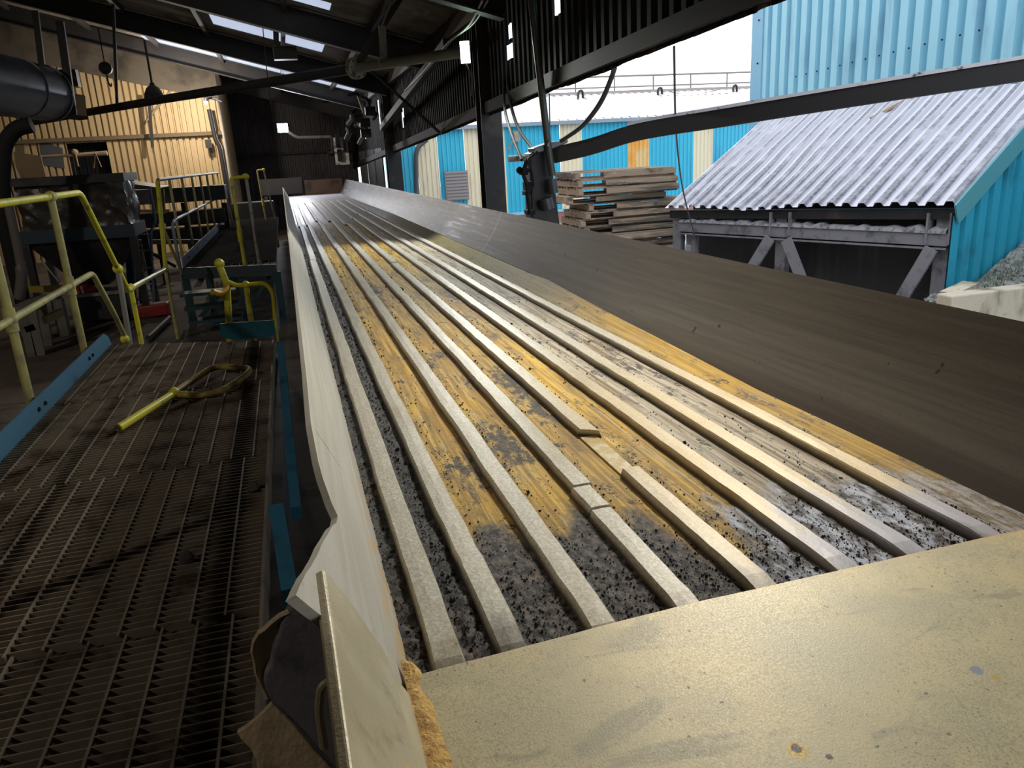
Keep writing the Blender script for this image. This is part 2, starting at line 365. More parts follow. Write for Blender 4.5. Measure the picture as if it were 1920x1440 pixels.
def rnd(pts, r, k=5):
    """polyline with rounded corners"""
    pts = [V(p) for p in pts]; out = [pts[0]]
    for i in range(1, len(pts) - 1):
        a, b, c = pts[i - 1], pts[i], pts[i + 1]; d1 = (a - b); d2 = (c - b)
        q = min(r, d1.length * .45, d2.length * .45); p1 = b + d1.normalized() * q; p2 = b + d2.normalized() * q
        for j in range(k + 1):
            t = j / k; out.append(p1 * (1 - t) ** 2 + b * 2 * t * (1 - t) + p2 * t * t)
    return out + [pts[-1]]
def sag(a, b, d, n=14):
    a = V(a); b = V(b); return [a.lerp(b, i / n) - V((0, 0, d * 4 * (i / n) * (1 - i / n))) for i in range(n + 1)]
def trap(width, pitch, depth, a=.5, sl=.12):
    p = []; x = 0.
    while x < width - 1e-6:
        for fx, h in ((0, 0), (a - sl, 0), (a, -depth), (1 - sl, -depth), (1, 0)):
            xx = x + fx * pitch
            if xx <= width + 1e-6 and (not p or xx > p[-1][0] + 1e-6): p.append((xx, h))
        x += pitch
    if p[-1][0] < width - 1e-6: p.append((width, p[-1][1]))
    return p
def sine(width, pitch, depth, n=6):
    N = int(width / pitch * n); return [(width * i / N, math.cos(2 * math.pi * width * i / N / pitch) * depth / 2) for i in range(N + 1)]
def tag(o, label, cat, group=None, kind=None):
    o['label'] = label; o['category'] = cat
    if group: o['group'] = group
    if kind: o['kind'] = kind
    return o
def thing(name, loc, label, cat, group=None):
    o = bpy.data.objects.new(name, None); o.empty_display_size = .2; o.location = loc; COL.objects.link(o); WL[o.name] = tuple(loc)
    return tag(o, label, cat, group)
def struct(o): o['kind'] = 'structure'; return o

# ------------------------------------------------------------------ the setting
def zr(X): return 3.95 + .275 * (2.6 - X)
m = MB(); m.b(-14, 2.6, -7, 31, -.2, 0); struct(m.build('floor', floorm))
m = MB(); m.b(2.6, 40, -12, 60, -.22, -.02); g = struct(m.build('yard_ground', yardm))
# roof sheets with rooflight gaps
slope = V((1, 0, -.275))
lights = [(16.2, 17.4, -.9, 1.1), (22.2, 23.0, -2.9, 2.2), (12.4, 12.9, -.2, 1.0), (25.6, 26.4, -2.6, 1.0), (19.6, 20.3, -5.5, -3.2)]
m = MB(); roof_rows = sorted({-7, 31} | {y for l in lights for y in l[:2]})
PI2 = 2 * math.pi
def roof_patch(mb, y0, y1, x0, x1):
    n = max(2, int((y1 - y0) / .0365)); vs = []
    for i in range(n + 1):
        y = y0 + (y1 - y0) * i / n; h = .022 * math.cos(PI2 * y / .146)
        vs += [V((x0, y, zr(x0) + h)), V((x1, y, zr(x1) + h))]
    mb.add(vs, [(2 * i, 2 * i + 1, 2 * i + 3, 2 * i + 2) for i in range(n)])
for a, b2 in zip(roof_rows[:-1], roof_rows[1:]):
    cuts = [l for l in lights if l[0] == a and l[1] == b2]
    xs = [-14] + [q for l in cuts for q in (l[2], l[3])] + [2.9]
    for k in range(0, len(xs), 2): roof_patch(m, a, b2, xs[k], xs[k + 1])
struct(m.build('ceiling', roofm, smooth=True))
tr = NT('translucent_rooflight'); tl = tr.n('ShaderNodeBsdfTranslucent'); tl.inputs[0].default_value = lin((200, 208, 226))
gl = tr.n('ShaderNodeMixShader'); gl.inputs[0].default_value = .5; tr.put(lin((170, 176, 190)), tr.b.inputs['Base Color'])
tr.l(tr.b.outputs[0], gl.inputs[1]); tr.l(tl.outputs[0], gl.inputs[2]); tr.l(gl.outputs[0], tr.out.inputs[0])
for i, l in enumerate(lights):
    m = MB(); roof_patch(m, l[0], l[1], l[2], l[3]); struct(m.build('window_%d' % (i + 1), tr.m, smooth=True))

# yellow end wall (facing the camera) with dark doorway, grey band above
YW = 24.0
def zy(X): return 4.21 - .25 * (X + 2.07)
def vsheet(mb, x0, x1, Y, z0f, z1f, pitch, depth, a=.5, sl=.1):
    vs = []; pr = trap(x1 - x0, pitch, depth, a, sl)
    for q, h in pr:
        X = x0 + q; vs += [V((X, Y - h, z0f(X))), V((X, Y - h, z1f(X)))]
    mb.add(vs, [(2 * i, 2 * i + 1, 2 * i + 3, 2 * i + 2) for i in range(len(pr) - 1)])
d0 = at_y(105, 270, YW); d1 = at_y(213, 336, YW)
m = MB(); vsheet(m, -14, -5.4, YW, lambda X: 0, zy, .165, .09, .68, .05)
vsheet(m, -5.4, d1.x, YW, lambda X: d0.z, zy, .165, .09, .68, .05)
vsheet(m, d1.x, -1.45, YW, lambda X: 0, zy, .165, .09, .68, .05)
struct(m.build('wall_end', yellowm))
m = MB(); vsheet(m, -5.6, d1.x + .1, YW + .9, lambda X: 0, lambda X: d0.z + .2, .2, .06); m.b(-5.6, d1.x + .1, YW + .1, YW + .9, d0.z, d0.z + .03)
struct(m.build('wall_recess', M('dark_blue_grey_sheeting', (60, 62, 70), .6)))
m = MB(); m.poly([(-14, YW - .05, zy(-14) - .06), (-1.4, YW - .05, zy(-1.4) - .06), (-1.4, YW - .05, zr(-1.4)), (-14, YW - .05, zr(-14))], (0, -.02, 0)); struct(m.build('trim_1', greyband))
m = MB(); m.b(-8, -1.45, YW - .16, YW - .07, 3.1, 3.2); struct(m.build('trim_2', M('dusty_girt', (120, 104, 82), .7)))
# return wall and dark back wall
m = MB(); vs = []
for q, h in trap(5.9, .165, .09, .68, .05): vs += [V((-1.45 + h, YW + q, 0)), V((-1.45 + h, YW + q, 4.9))]
m.add(vs, [(2 * i, 2 * i + 1, 2 * i + 3, 2 * i + 2) for i in range(len(vs) // 2 - 1)]); struct(m.build('wall_return', yellowm))
m = MB(); vsheet(m, -14, 2.7, 29.8, lambda X: 0, zr, .17, .04, .5, .1); struct(m.build('wall_back', darkwallm))
m = MB(); m.b(-1.5, 2.7, 29.65, 29.72, 2.55, 2.65); struct(m.build('trim_3', rafterm))
# left wall and near gable, out of frame
m = MB(); vs = []
for q, h in trap(38, .3, .05): vs += [V((-14 - h, -7 + q, 0)), V((-14 - h, -7 + q, zr(-14)))]
m.add(vs, [(2 * i, 2 * i + 1, 2 * i + 3, 2 * i + 2) for i in range(len(vs) // 2 - 1)]); struct(m.build('wall_left', yellowm))
m = MB(); vsheet(m, -14, 2.6, -7, lambda X: 0, zr, .3, .05); struct(m.build('wall_near', darkwallm))

# right-hand cladding skirt hanging below the eave, lower edge sagging away from us, with daylight holes
def zs(Y):
    if Y < 4: return 2.86
    if Y < 9: return 2.85 - (Y - 4) * .035
    return 2.675 - (Y - 9) * .036
holes = [at_x(960, 58, 2.6), at_x(958, 97, 2.6), at_x(1050, 3, 2.6), at_x(757, 205, 2.6), at_x(757, 226, 2.6), at_x(711, 201, 2.6), at_x(713, 219, 2.6), at_x(686, 250, 2.6)]
m = MB(); pr = trap(38, .165, .035); nz = 26
ys = [(-7 + q, h) for q, h in pr]
for (ya, ha), (yb, hb) in zip(ys[:-1], ys[1:]):
    ja = .022 * noise.noise(V((ya * 1.7, 3, 0))) + (.012 if ha == 0 else 0); jb = .022 * noise.noise(V((yb * 1.7, 3, 0))) + (.012 if hb == 0 else 0)
    for k in range(nz):
        za = (zs(ya) + ja) + (3.99 - zs(ya) - ja) * k / nz; zb = (zs(yb) + jb) + (3.99 - zs(yb) - jb) * k / nz
        za2 = (zs(ya) + ja) + (3.99 - zs(ya) - ja) * (k + 1) / nz; zb2 = (zs(yb) + jb) + (3.99 - zs(yb) - jb) * (k + 1) / nz
        cy = (ya + yb) / 2; cz = (za + zb2) / 2
        if any(abs(cy - h.y) < .035 + .008 * h.y and abs(cz - h.z) < .045 + .006 * h.y for h in holes): continue
        m.add([(2.6 + ha, ya, za), (2.6 + hb, yb, zb), (2.6 + hb, yb, zb2), (2.6 + ha, ya, za2)], [(0, 1, 2, 3)])
struct(m.build('wall_right', skirtm))
m = MB(); pp = [(2.54, Y, zs(Y) + .1) for Y in (-7, 4, 9, 16, 29.8)]
for a, b2 in zip(pp[:-1], pp[1:]): m.bar(a, b2, .05, .13)
struct(m.build('trim_4', M('dark_brown_rail', (36, 32, 30), .75, 0, [((70, 58, 50), 3, .58, .75, (1, .5, 3))], spec=.2)))
m = MB(); m.bar((2.5, -7, 3.86), (2.5, 29.8, 3.86), .12, .2); struct(m.build('trim_5', rafterm))
# full-height dark panels at the far right, gaps between them
m = MB()
for (xa, xb) in ((676, 688), (690, 704), (706, 719)):
    a = at_x(xa, 300, 2.6).y; b2 = at_x(xb, 300, 2.6).y
    vs = []
    for q, h in trap(abs(a - b2), .165, .035): vs += [V((2.6 + h, min(a, b2) + q, 0)), V((2.6 + h, min(a, b2) + q, 2.5))]
    m.add(vs, [(2 * i, 2 * i + 1, 2 * i + 3, 2 * i + 2) for i in range(len(vs) // 2 - 1)])
struct(m.build('wall_panels', M('sooty_blue_cladding', (50, 52, 58), .5, 0, [((80, 100, 112), 2, .58, .7, (1, 1.6, .3))])))

# rafters, purlins, columns, braces
RY_ = [3.6, 8.6, 13.3, 18.3, 22.9, 27.6]
for i, Y in enumerate(RY_):
    m = MB(); m.hbeam((2.5, Y, zr(2.5) - .25), (-14, Y, zr(-14) - .25), .18, .38, .022, up=(.26, 0, 1))
    tag(m.build('roof_rafter', rafterm), ['dark steel roof rafter nearest overhead above the camera', 'dark steel roof rafter above the nearer column, second from the front', 'dark steel roof rafter third from the front, above the flanged pipe', 'dark steel roof rafter above the second column', 'dark steel roof rafter just in front of the cream cladding wall', 'dark steel roof rafter farthest back before the dark wall'][i], 'rafter', 'roof rafters')
for i, X in enumerate((1.6, .35, -1.1, -2.6, -4.1, -5.8)):
    m = MB()
    z = zr(X) - .09
    m.bar((X, -6.9, z), (X, 29.7, z), .07, .12)
    tag(m.build('roof_purlin', rafterm), ['dark purlin nearest the right eave under the roof sheets', 'dark purlin second from the right eave under the roof sheets', 'dark purlin third from the right eave under the roof sheets', 'dark purlin fourth from the right eave under the roof sheets', 'dark purlin fifth from the right eave, above the bell lamp', 'dark purlin farthest up the roof slope on the left'][i], 'purlin', 'roof purlins')
def column(Y, x0px, x1px, ypx, label):
    a = at_y(x0px, ypx, Y).x; b2 = at_y(x1px, ypx, Y).x
    t = thing('steel_column', ((a + b2) / 2, Y, 0), label, 'column', 'steel columns')
    xc = (a + b2) / 2; w = b2 - a
    m = MB(); m.hbeam((xc, Y + w / 2, 0), (xc, Y + w / 2, 3.93), w, w, .02, up=(0, 1, 0)); m.build('shaft', black, t)
    m = MB(); m.b(xc - w * .8, xc + w * .8, Y - .06, Y + w + .06, 0, .03); m.build('base_plate', black, t)
    return t
column(9.9, 905, 943, 260, 'broad black steel column nearer the camera, beside the hydraulic post')
column(18.6, 727, 753, 300, 'black steel column farther back, second along the open side')
column(24.5, 700, 714, 300, 'black steel column farthest back, against the dark panels')
m = MB(); m.bar(at_y(690, 128, 13.2), at_x(826, 250, 2.5), .09, .03); tag(m.build('diagonal_brace', rafterm), 'dark diagonal brace running down to the cladding edge left of the near column', 'brace')
m = MB(); m.bar(at_y(760, -20, 11), at_y(676, 112, 11), .1, .09); tag(m.build('roof_brace', rafterm), 'dark angled roof brace coming down to the pipe flange', 'brace')
m = MB(); m.bar(at_y(716, 48, 10.6), at_y(720, 113, 10.6), .09, .02); m.bar(at_y(716, 48, 10.6), at_y(735, 0, 10.6), .06, .02); tag(m.build('pipe_hanger', pipem), 'pale steel strap hanging the grey pipe from the roof', 'hanger')
m = MB(); m.bar((2.2, 10.3, 3.55), at_x(716, 240, 2.3), .1, .12); tag(m.build('eave_cable_tray', M('cable_tray_steel', (34, 34, 37), .7)), 'dark cable tray slanting away along the inside of the eave', 'tray')
m = MB(); m.bar((-.2, 8.9, zr(-.2) - .4), at_y(519, 92, 16), .08, .03); a = at_y(517, -10, 15.9); b2 = at_y(519, 86, 15.9)
m = MB(); m.bar(a, b2, .09, .02); m.build('hang', rafterm) if 0 else None
t = thing('junction_box', tuple(at_y(535, 98, 16)), 'dark grey junction box hanging below a rafter at upper centre', 'box')
p0 = at_y(511, 86, 16); p1 = at_y(559, 110, 16)
m = MB(); m.b(p0.x, p1.x, 16, 16.25, p1.z, p0.z); m.build('enclosure', M('dark_enclosure', (62, 62, 64), .5), t, bevel=.01)
m = MB(); m.bar(at_y(518, 86, 16.1), at_y(515, -40, 16.1), .1, .02); m.build('hanger_strip', pipem, t)

# flanged pipe crossing under the roof
pa = at_y(872, 97, 9.2); pf = at_y(668, 128, 11.2); pb = at_y(300, 187, 15.6); pc = at_y(30, 234, 19)
t = thing('overhead_pipe', tuple(pf), 'long overhead pipe with a flange crossing the shed under the roof', 'pipe')
m = MB(); m.tube([pa, pf.lerp(pa, .5), pf], .06, 16); m.build('near_pipe', pipem, t, True)
m = MB(); m.tube([pf, pb, pc], .07, 12); m.build('far_pipe', darkpipe, t, True)['label'] = 'dark length of the pipe'  # far length coloured darker than the near one
d = (pa - pf).normalized()
m = MB(); m.tube([pf - d * .05, pf - d * .01], .14, 18); m.tube([pf + d * .01, pf + d * .05], .14, 18); f_ = m.build('flange', M('pale_flange', (150, 148, 132), .7, 0, [((90, 86, 74), 14, .45, .6)]), t, bevel=.006)
u = d.orthogonal().normalized(); w = d.cross(u)
for k in range(8):
    m = MB(); c = pf + (u * math.cos(k * math.pi / 4) + w * math.sin(k * math.pi / 4)) * .11; m.tube([c - d * .075, c + d * .075], .012, 6); m.build('bolt', bolt_m, f_)
m = MB(); c = at_y(719, 115, 10.6); u = V((0, 0, 1)); m.tube([c + (u * math.cos(k) + d.cross(u).normalized() * math.sin(k)) * .072 for k in [PI2 * i / 16 for i in range(17)]], .012, 6); m.build('pipe_clamp', pipem, t, True)
m = MB(); m.bar(at_y(220, 200, 16.6), at_y(212, 8, 16.6), .05, .05); m.build('drop_rod', rafterm, t)

# ------------------------------------------------------------------ conveyor
conv = thing('vibrating_conveyor', (.85, 12, 0), 'long ribbed steel vibrating conveyor trough with yellow rust running away from the camera', 'conveyor')
RIBX = [.184, .308, .500, .692, .879, 1.077, 1.258, 1.470]
PANZ = 1.271
def pan_z(x, y):
    z = PANZ
    k = max(0, min(1, (2.0 - y) / .7)); kl = max(0, min(1, (.31 - x) / .05))
    a = .55 * k * (1 if x < 1.5 else .5) + .55 * kl * max(.25, min(1, (7 - y) / 4))
    nz_ = noise.fractal(V((x * 34, y * 22, 1.3)), .6, 2, 6) * .008 + noise.noise(V((x * 9, y * 5, 4))) * .006
    z += a * (nz_ + .004)
    if x > 1.52:
        r = 1.268 if y < 2.5 else min(1.345, 1.268 + (y - 2.5) * .03)
        if y > 13: r = max(1.285, 1.345 - (y - 13) * .008)
        z = PANZ + (r - PANZ) * min(1, (x - 1.52) / .16)
    return z
def wallRx(z): return 1.675 + (z - 1.27) * .5
m = MB(); ysv = []; y = 1.1
while y < 20.4: ysv.append(y); y *= 1.005 if y < 2.2 else 1.015
ysv.append(20.4); NX = 150
xsv = [.085 + (1.695 - .085) * i / NX for i in range(NX + 1)]
m.add([(x, y, pan_z(x, y)) for y in ysv for x in xsv], [(j * (NX + 1) + i, j * (NX + 1) + i + 1, (j + 1) * (NX + 1) + i + 1, (j + 1) * (NX + 1) + i) for j in range(len(ysv) - 1) for i in range(NX)])
m.build('trough_floor', troughm, conv, True)
def rib_seg(mb, X, y0, y1, tip=0, h0=None, sq0=0):
    n = max(2, int((y1 - y0) / (.05 if y0 < 4 else .3)) + 1)
    prof = [(-.035, 0), (-.033, .010), (-.0285, .026), (-.025, .0305), (0, .0312), (.025, .0305), (.0285, .026), (.033, .010), (.035, 0)]
    vs = []
    for j in range(n + 1):
        t_ = j / n; Y = y0 + (y1 - y0) * t_
        wob = .0035 * noise.noise(V((X * 40, Y * 2.2, 0)))
        wl = .0022 * noise.noise(V((X * 31, Y * 7.5, 6))) + .002 * noise.noise(V((X * 17, Y * 19, 2))); wr = .0022 * noise.noise(V((X * 23, Y * 7.5, 1))) + .002 * noise.noise(V((X * 11, Y * 19, 8)))
        e = 1
        if tip and Y - y0 < .09: e = .3 + .7 * math.sin((Y - y0) / .09 * math.pi / 2)
        for k, (a, h) in enumerate(prof):
            yy = Y + (sq0 * a if j == 0 else 0)
            vs.append((X + a + (wl if a < 0 else wr if a > 0 else 0) + wob, yy, PANZ - .004 + h * e + .0012 * noise.noise(V((X * 50 + k, Y * 9, 2)))))
    np_ = len(prof)
    mb.add(vs, [(j * np_ + i, j * np_ + i + 1, (j + 1) * np_ + i + 1, (j + 1) * np_ + i) for j in range(n) for i in range(np_ - 1)] + [tuple(range(np_)), tuple(n * np_ + i for i in range(np_))[::-1]])
JY = [12.4, 12.6, 13.4, 13.2, 12.2, 13.4, 14.5, 15]
for i, X in enumerate(RIBX):
    m = MB(); j = JY[i]
    if i == 4:
        rib_seg(m, X - .006, 1.2, 1.94, 1); rib_seg(m, X, 2.285, 7.1, 0, None, -.7); rib_seg(m, X + .01, 7.16, j)
    elif i == 3:
        rib_seg(m, X - .004, 1.2, 1.72, 1); rib_seg(m, X, 1.735, 1.87); rib_seg(m, X + .008, 1.885, j)
    elif i == 0:
        rib_seg(m, X, 1.2, 7.85, 1); rib_seg(m, X + .006, 7.88, j)
    elif i == 2:
        rib_seg(m, X, 1.2, 8.8, 1); rib_seg(m, X - .008, 8.83, j)
    else: rib_seg(m, X, 1.2, j, 1)
    rib_seg(m, X - (.03 if i in (2, 3, 4) else .012), j + .02, 20.2)
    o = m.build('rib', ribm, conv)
    if i == 4: o['label'] = 'rib with a worn-away gap'
    if i == 3: o['label'] = 'rib with a patched length'
m = MB(); m.b(.845, .90, 1.95, 2.28, PANZ - .004, PANZ + .006)
m.build('worn_rib_stub', M('flat_worn_steel', (176, 150, 92), .5, .1, [((196, 180, 140), 30, .45, .65)]), conv)
# left wall with the torn near edge
WLp = (.105, 0, 1.27); WLn = (1, 0, .46)
top = [V((-.022, 25.2, 1.55)), V((-.015, 15, 1.535)), V((-.013, 9, 1.53)), V((-.013, 6.7, 1.525)), V((-.012, 5, 1.525)), V((-.012, 4, 1.525)), V((-.0135, 3.2, 1.528)), V((-.014, 2.6, 1.53)), V((-.016, 2.2, 1.533)), V((-.016, 2.02, 1.533))]
m = MB(); K = 6; vs = []
edge = []
for i, p in enumerate(top):
    Y = p.y
    for k in range(K + 1):
        q = V((p.x, Y, p.z)).lerp(V((.107, Y, 1.264)), k / K)
        if k == 0: q += V((-1, 0, .46)) * .005 * noise.noise(V((Y * 3.1, 0, 4)))
        q += V((.46, 0, -1)) * .009 * math.sin(math.pi * k / K); vs.append(q)
n0 = len(top)
m.add(vs, [(i * (K + 1) + k, i * (K + 1) + k + 1, (i + 1) * (K + 1) + k + 1, (i + 1) * (K + 1) + k) for i in range(n0 - 1) for k in range(K)])
last = vs[-(K + 1):]
torn = [(591, 868), (599, 900), (606, 920), (614, 944), (625, 968), (622, 980), (614, 986), (605, 1002), (594, 1020), (589, 1034), (585, 1045), (580, 1056), (575, 1068), (566, 1082), (563, 1092), (556, 1108), (553, 1118), (549, 1127), (580, 1152), (612, 1176), (640, 1215), (690, 1245)]
tor = []
for j, (x, y) in enumerate(torn):
    q = at_pl(x, y, WLp, WLn); k = j / len(torn); tor.append(q + V((.46, 0, -1)) * .005 * math.sin(k * 6))
seq = [last[0]] + tor; base = []
for j, q in enumerate(seq):
    base.append(V((.107, max(1.2, 2.02 - .82 * j / (len(seq) - 1)), 1.266)))
vs = []
for q, r in zip(seq, base):
    for k in range(K + 1):
        w_ = q.lerp(r, k / K); w_ += V((.46, 0, -1)) * .009 * math.sin(math.pi * k / K); vs.append(w_)
m.add(vs, [(i * (K + 1) + k, i * (K + 1) + k + 1, (i + 1) * (K + 1) + k + 1, (i + 1) * (K + 1) + k) for i in range(len(seq) - 1) for k in range(K)])
bmx = m.build('side_wall', wallLm, conv, True, solid=.016); bmx['label'] = 'low pale left side wall with torn wavy edge'
bm = bmesh.new(); bm.from_mesh(bmx.data); bmesh.ops.remove_doubles(bm, verts=bm.verts, dist=.0004); bmesh.ops.recalc_face_normals(bm, faces=bm.faces); bm.to_mesh(bmx.data); bm.free()
# folded torn flaps below the torn end
PLd = (-.05, 1.15, 1.4); PLn = (-.35, -1, .1)
def dk(pts): return [at_pl(x, y, PLd, PLn) for x, y in pts]
m = MB(); m.poly(dk([(549, 1127), (539, 1149), (528, 1170), (524, 1192), (514, 1218), (509, 1245), (498, 1262), (494, 1279), (497, 1296), (503, 1309), (530, 1332), (557, 1357), (592, 1394), (640, 1450), (680, 1450), (650, 1200), (615, 1176), (580, 1152)]), (-.004, .016, 0)); fl = m.build('torn_flap', tornm, conv, bevel=.004)
fl['label'] = 'dark bent plate hanging under the torn wall end'
m = MB(); rim = dk([(541, 1146), (523, 1154), (508, 1166), (496, 1178), (484, 1186), (474, 1203), (471, 1222), (476, 1243), (478, 1262), (490, 1290), (500, 1312)])
rim2 = [p + V((.012, .02, -.004)) for p in dk([(545, 1150), (532, 1164), (518, 1178), (507, 1188), (500, 1200), (494, 1212), (492, 1226), (493, 1243), (494, 1262), (500, 1290), (508, 1312)])]
for i in range(len(rim) - 1): m.add([rim[i], rim[i + 1], rim2[i + 1], rim2[i]], [(0, 1, 2, 3)])
m.build('torn_rim', tornrim, conv, True, solid=.008)['label'] = 'curled tan torn rim'
m = MB(); m.poly([at_pl(x, y, (-.08, 1.22, 1.3), (-.2, -1, .5)) for x, y in [(509, 1316), (492, 1334), (475, 1350), (460, 1362), (443, 1372), (452, 1388), (470, 1405), (480, 1426), (486, 1460), (640, 1460), (587, 1402), (548, 1356)]], (0, .012, -.004))
m.build('torn_flap', tornrim, conv, bevel=.003)['label'] = 'lower tan torn flap'
# right wall
m = MB(); K = 8; ysr = [0.3, .7, 1.1, 1.6, 2.2, 3, 4, 5.5, 7.5, 10, 13, 17, 21, 25.4]
def wr_bot(y):
    z = pan_z(1.69, max(y, 1.1)) if y < 20.4 else 1.285
    return V((1.672, y, z - .006))
vs = []
for y in ysr:
    b_ = wr_bot(y); p = V((1.885 if y > 1 else 1.885, y, 1.685))
    for k in range(K + 1):
        q = b_.lerp(p, k / K); q += V((.016, 0, -.01)) * math.sin(math.pi * k / K); vs.append(q)
m.add(vs, [(j * (K + 1) + k, j * (K + 1) + k + 1, (j + 1) * (K + 1) + k + 1, (j + 1) * (K + 1) + k) for j in range(len(ysr) - 1) for k in range(K)])
o = m.build('side_wall', wallRm, conv, True, solid=.012); o['label'] = 'tall dark smooth right side wall'
# far flat plate and end board
m = MB(); m.b(.1, 1.68, 20.4, 25.4, 1.25, 1.272); m.build('end_plate', M('bright_worn_plate', (196, 196, 204), .35, .3, [((160, 158, 164), 3, .45, .7)]), conv)
p0 = at_y(570, 338, 25.5); p1 = at_y(640, 360, 25.5)
m = MB(); m.b(p0.x, p1.x + .05, 25.42, 25.46, 1.26, p0.z); m.build('end_board', rustp, conv)
# support frame under the trough
m = MB(); m.hbeam((.22, .4, 1.1), (.22, 25.4, 1.1), .14, .26); m.build('support_beam', black, conv)
m = MB(); m.hbeam((1.55, .4, 1.1), (1.55, 25.4, 1.1), .14, .26); m.build('support_beam', black, conv)
for y in (2.6, 6.5, 11, 16, 21.5, 25):
    for x in (.22, 1.55):
        m = MB(); m.bar((x, y, 0), (x, y, .98), .12, .12); m.build('leg', black, conv)
for (a_, b_) in (((526, 650), (556, 962)), ((519, 960), (545, 1120))):
    m = MB(); m.bar(at_x(*a_, -.12), at_x(*b_, -.1), .035, .05); m.build('strut', M('blue_strut_paint', (52, 116, 150), .5, 0, [((36, 84, 110), 6, .5, .7)]), conv)['label'] = 'blue painted strut'
for y in (3.0, 4.4, 6.4, 9):
    m = MB(); m.bar((.02, y, .35), (.08, y + .35, 1.15), .06, .03, up=(1, 0, 0)); m.build('leaf_spring', black, conv)

# grit and lumps lying in the trough (uncountable)
m = MB()
OCT = [V((1, 0, 0)), V((-1, 0, 0)), V((0, 1, 0)), V((0, -1, 0)), V((0, 0, 1)), V((0, 0, -1))]
OF = [(0, 2, 4), (2, 1, 4), (1, 3, 4), (3, 0, 4), (2, 0, 5), (1, 2, 5), (3, 1, 5), (0, 3, 5)]
def lump(mb, p, r):
    R_ = Euler((random.random() * 6, random.random() * 6, random.random() * 6)).to_matrix()
    mb.add([p + R_ @ (v * r * random.uniform(.7, 1.25)) for v in OCT], OF)
def on_rib(x): return any(abs(x - q) < .038 for q in RIBX)
cnt = 0
while cnt < 12000:
    u_ = random.random()
    if u_ < .32: x = random.uniform(.1, .31); y = 1.2 * math.exp(random.random() * 2.0)
    elif u_ < .62: x = random.uniform(.31, 1.55); y = 1.2 + abs(random.gauss(0, .22))
    elif u_ < .8: x = random.choice(RIBX) + .045 + abs(random.gauss(0, .012)); y = 1.2 * math.exp(random.random() * 2.0)
    else:
        x = random.uniform(.31, 1.5); y = 1.3 * math.exp(random.random() * 1.9)
        if noise.noise(V((x * 7, y * 2.4, 9))) < .12: continue
    if x > 1.6 or on_rib(x): continue
    r = .0007 * math.exp(random.random() ** 2.4 * 1.6) * (1 + .16 * y)
    if random.random() < .03: r *= 2.0
    lump(m, V((x, y, pan_z(x, y) + r * .4)), r); cnt += 1
tag(m.build('coal_grit', gritm), 'loose black grit scattered along the trough between the ribs', 'grit', kind='stuff')

# ------------------------------------------------------------------ feed apron in the foreground
ap = thing('feed_apron', (.8, .6, 0), 'smooth dusty tan steel feed apron filling the lower right foreground', 'apron')
m = MB(); NXa = 40; rows = []
for j in range(14):
    t_ = j / 13; rows.append(-2.0 * t_ ** 1.4)
def ap_z(x, y): return 1.318 + .006 * math.sin((x - .1) / 1.6 * math.pi) - .012 * min(1, (1.238 - y) * 2) + .004 * noise.noise(V((x * 2.4, y * 2.4, 8)))
edge_ = [at_z(x, y, 1.322) for x, y in ((765, 1270), (900, 1233), (1040, 1199), (1170, 1167), (1300, 1135), (1490, 1092), (1700, 1044), (1920, 995))]
def edge_y(x):
    for p, q in zip(edge_[:-1], edge_[1:]):
        if x <= q.x: return p.y + (q.y - p.y) * max(0, (x - p.x) / (q.x - p.x))
    return edge_[-1].y
pts = [(.095 + 1.57 * i / NXa, edge_y(.095 + 1.57 * i / NXa) + y + (.002 * noise.noise(V((i * .35, 0, 0))) if k == 0 else 0), 0) for k, y in enumerate(rows) for i in range(NXa + 1)]
m.add([(x, y, ap_z(x, y)) for x, y, _ in pts], [(j * (NXa + 1) + i, j * (NXa + 1) + i + 1, (j + 1) * (NXa + 1) + i + 1, (j + 1) * (NXa + 1) + i) for j in range(13) for i in range(NXa)])
m.build('apron_plate', apronm, ap, True, solid=.01)
PLs = (.03, 0, 1.5); PSn = (1, 0, .55)
side = [at_pl(x, y, PLs, PSn) for x, y in ((606, 1066), (613, 1072), (632, 1096), (662, 1132), (690, 1175), (722, 1219), (738, 1262))]
side += [V((.105, 1.15, 1.295)), V((.108, .6, 1.285)), V((.108, -.3, 1.285))] + [V((at_pl(660, 1440, PLs, PSn).x, -.3, at_pl(660, 1440, PLs, PSn).z))] + [at_pl(x, y, PLs, PSn) for x, y in ((660, 1440), (643, 1320), (628, 1210))]
m = MB(); m.poly(side, V((-.018, 0, -.006))); m.build('side_plate', plateLm, ap, bevel=.005, seg=3)
m = MB(); vs = []; NB = 90; KB = 8
for i in range(NB + 1):
    y = 1.215 - i * .016; w_ = .026 + .016 * min(1, i / 14) + .012 * noise.noise(V((i * .33, 1, 0)))
    for k in range(KB + 1):
        t_ = k / KB; h_ = math.sin(math.pi * t_) * (.006 + .004 * noise.noise(V((i * .5, k * .9, 3))))
        vs.append((.092 + w_ * t_, y, 1.333 - .014 * t_ - .004 * min(1, i / 20) + h_))
m.add(vs, [(i * (KB + 1) + k, i * (KB + 1) + k + 1, (i + 1) * (KB + 1) + k + 1, (i + 1) * (KB + 1) + k) for i in range(NB) for k in range(KB)])
m.build('rust_bead', beadm, ap, True)['label'] = 'crusty yellow bead along the plate joint'
m = MB(); c0 = at_pl(618, 1292, (-.015, 0, 1.5), PSn); m.tube(rnd([c0 + V((.015, 0, .012)), c0 + V((-.01, 0, .01)), c0 + V((-.018, 0, -.03)), c0 + V((-.018, 0, -.09))], .012), .006, 8); m.build('clip', plateLm, ap, True)
for x in (.3, 1.5):
    for y in (-.5, .55):
        m = MB(); m.bar((x, y, 0), (x, y, 1.31), .1, .1); m.build('leg', black, ap)

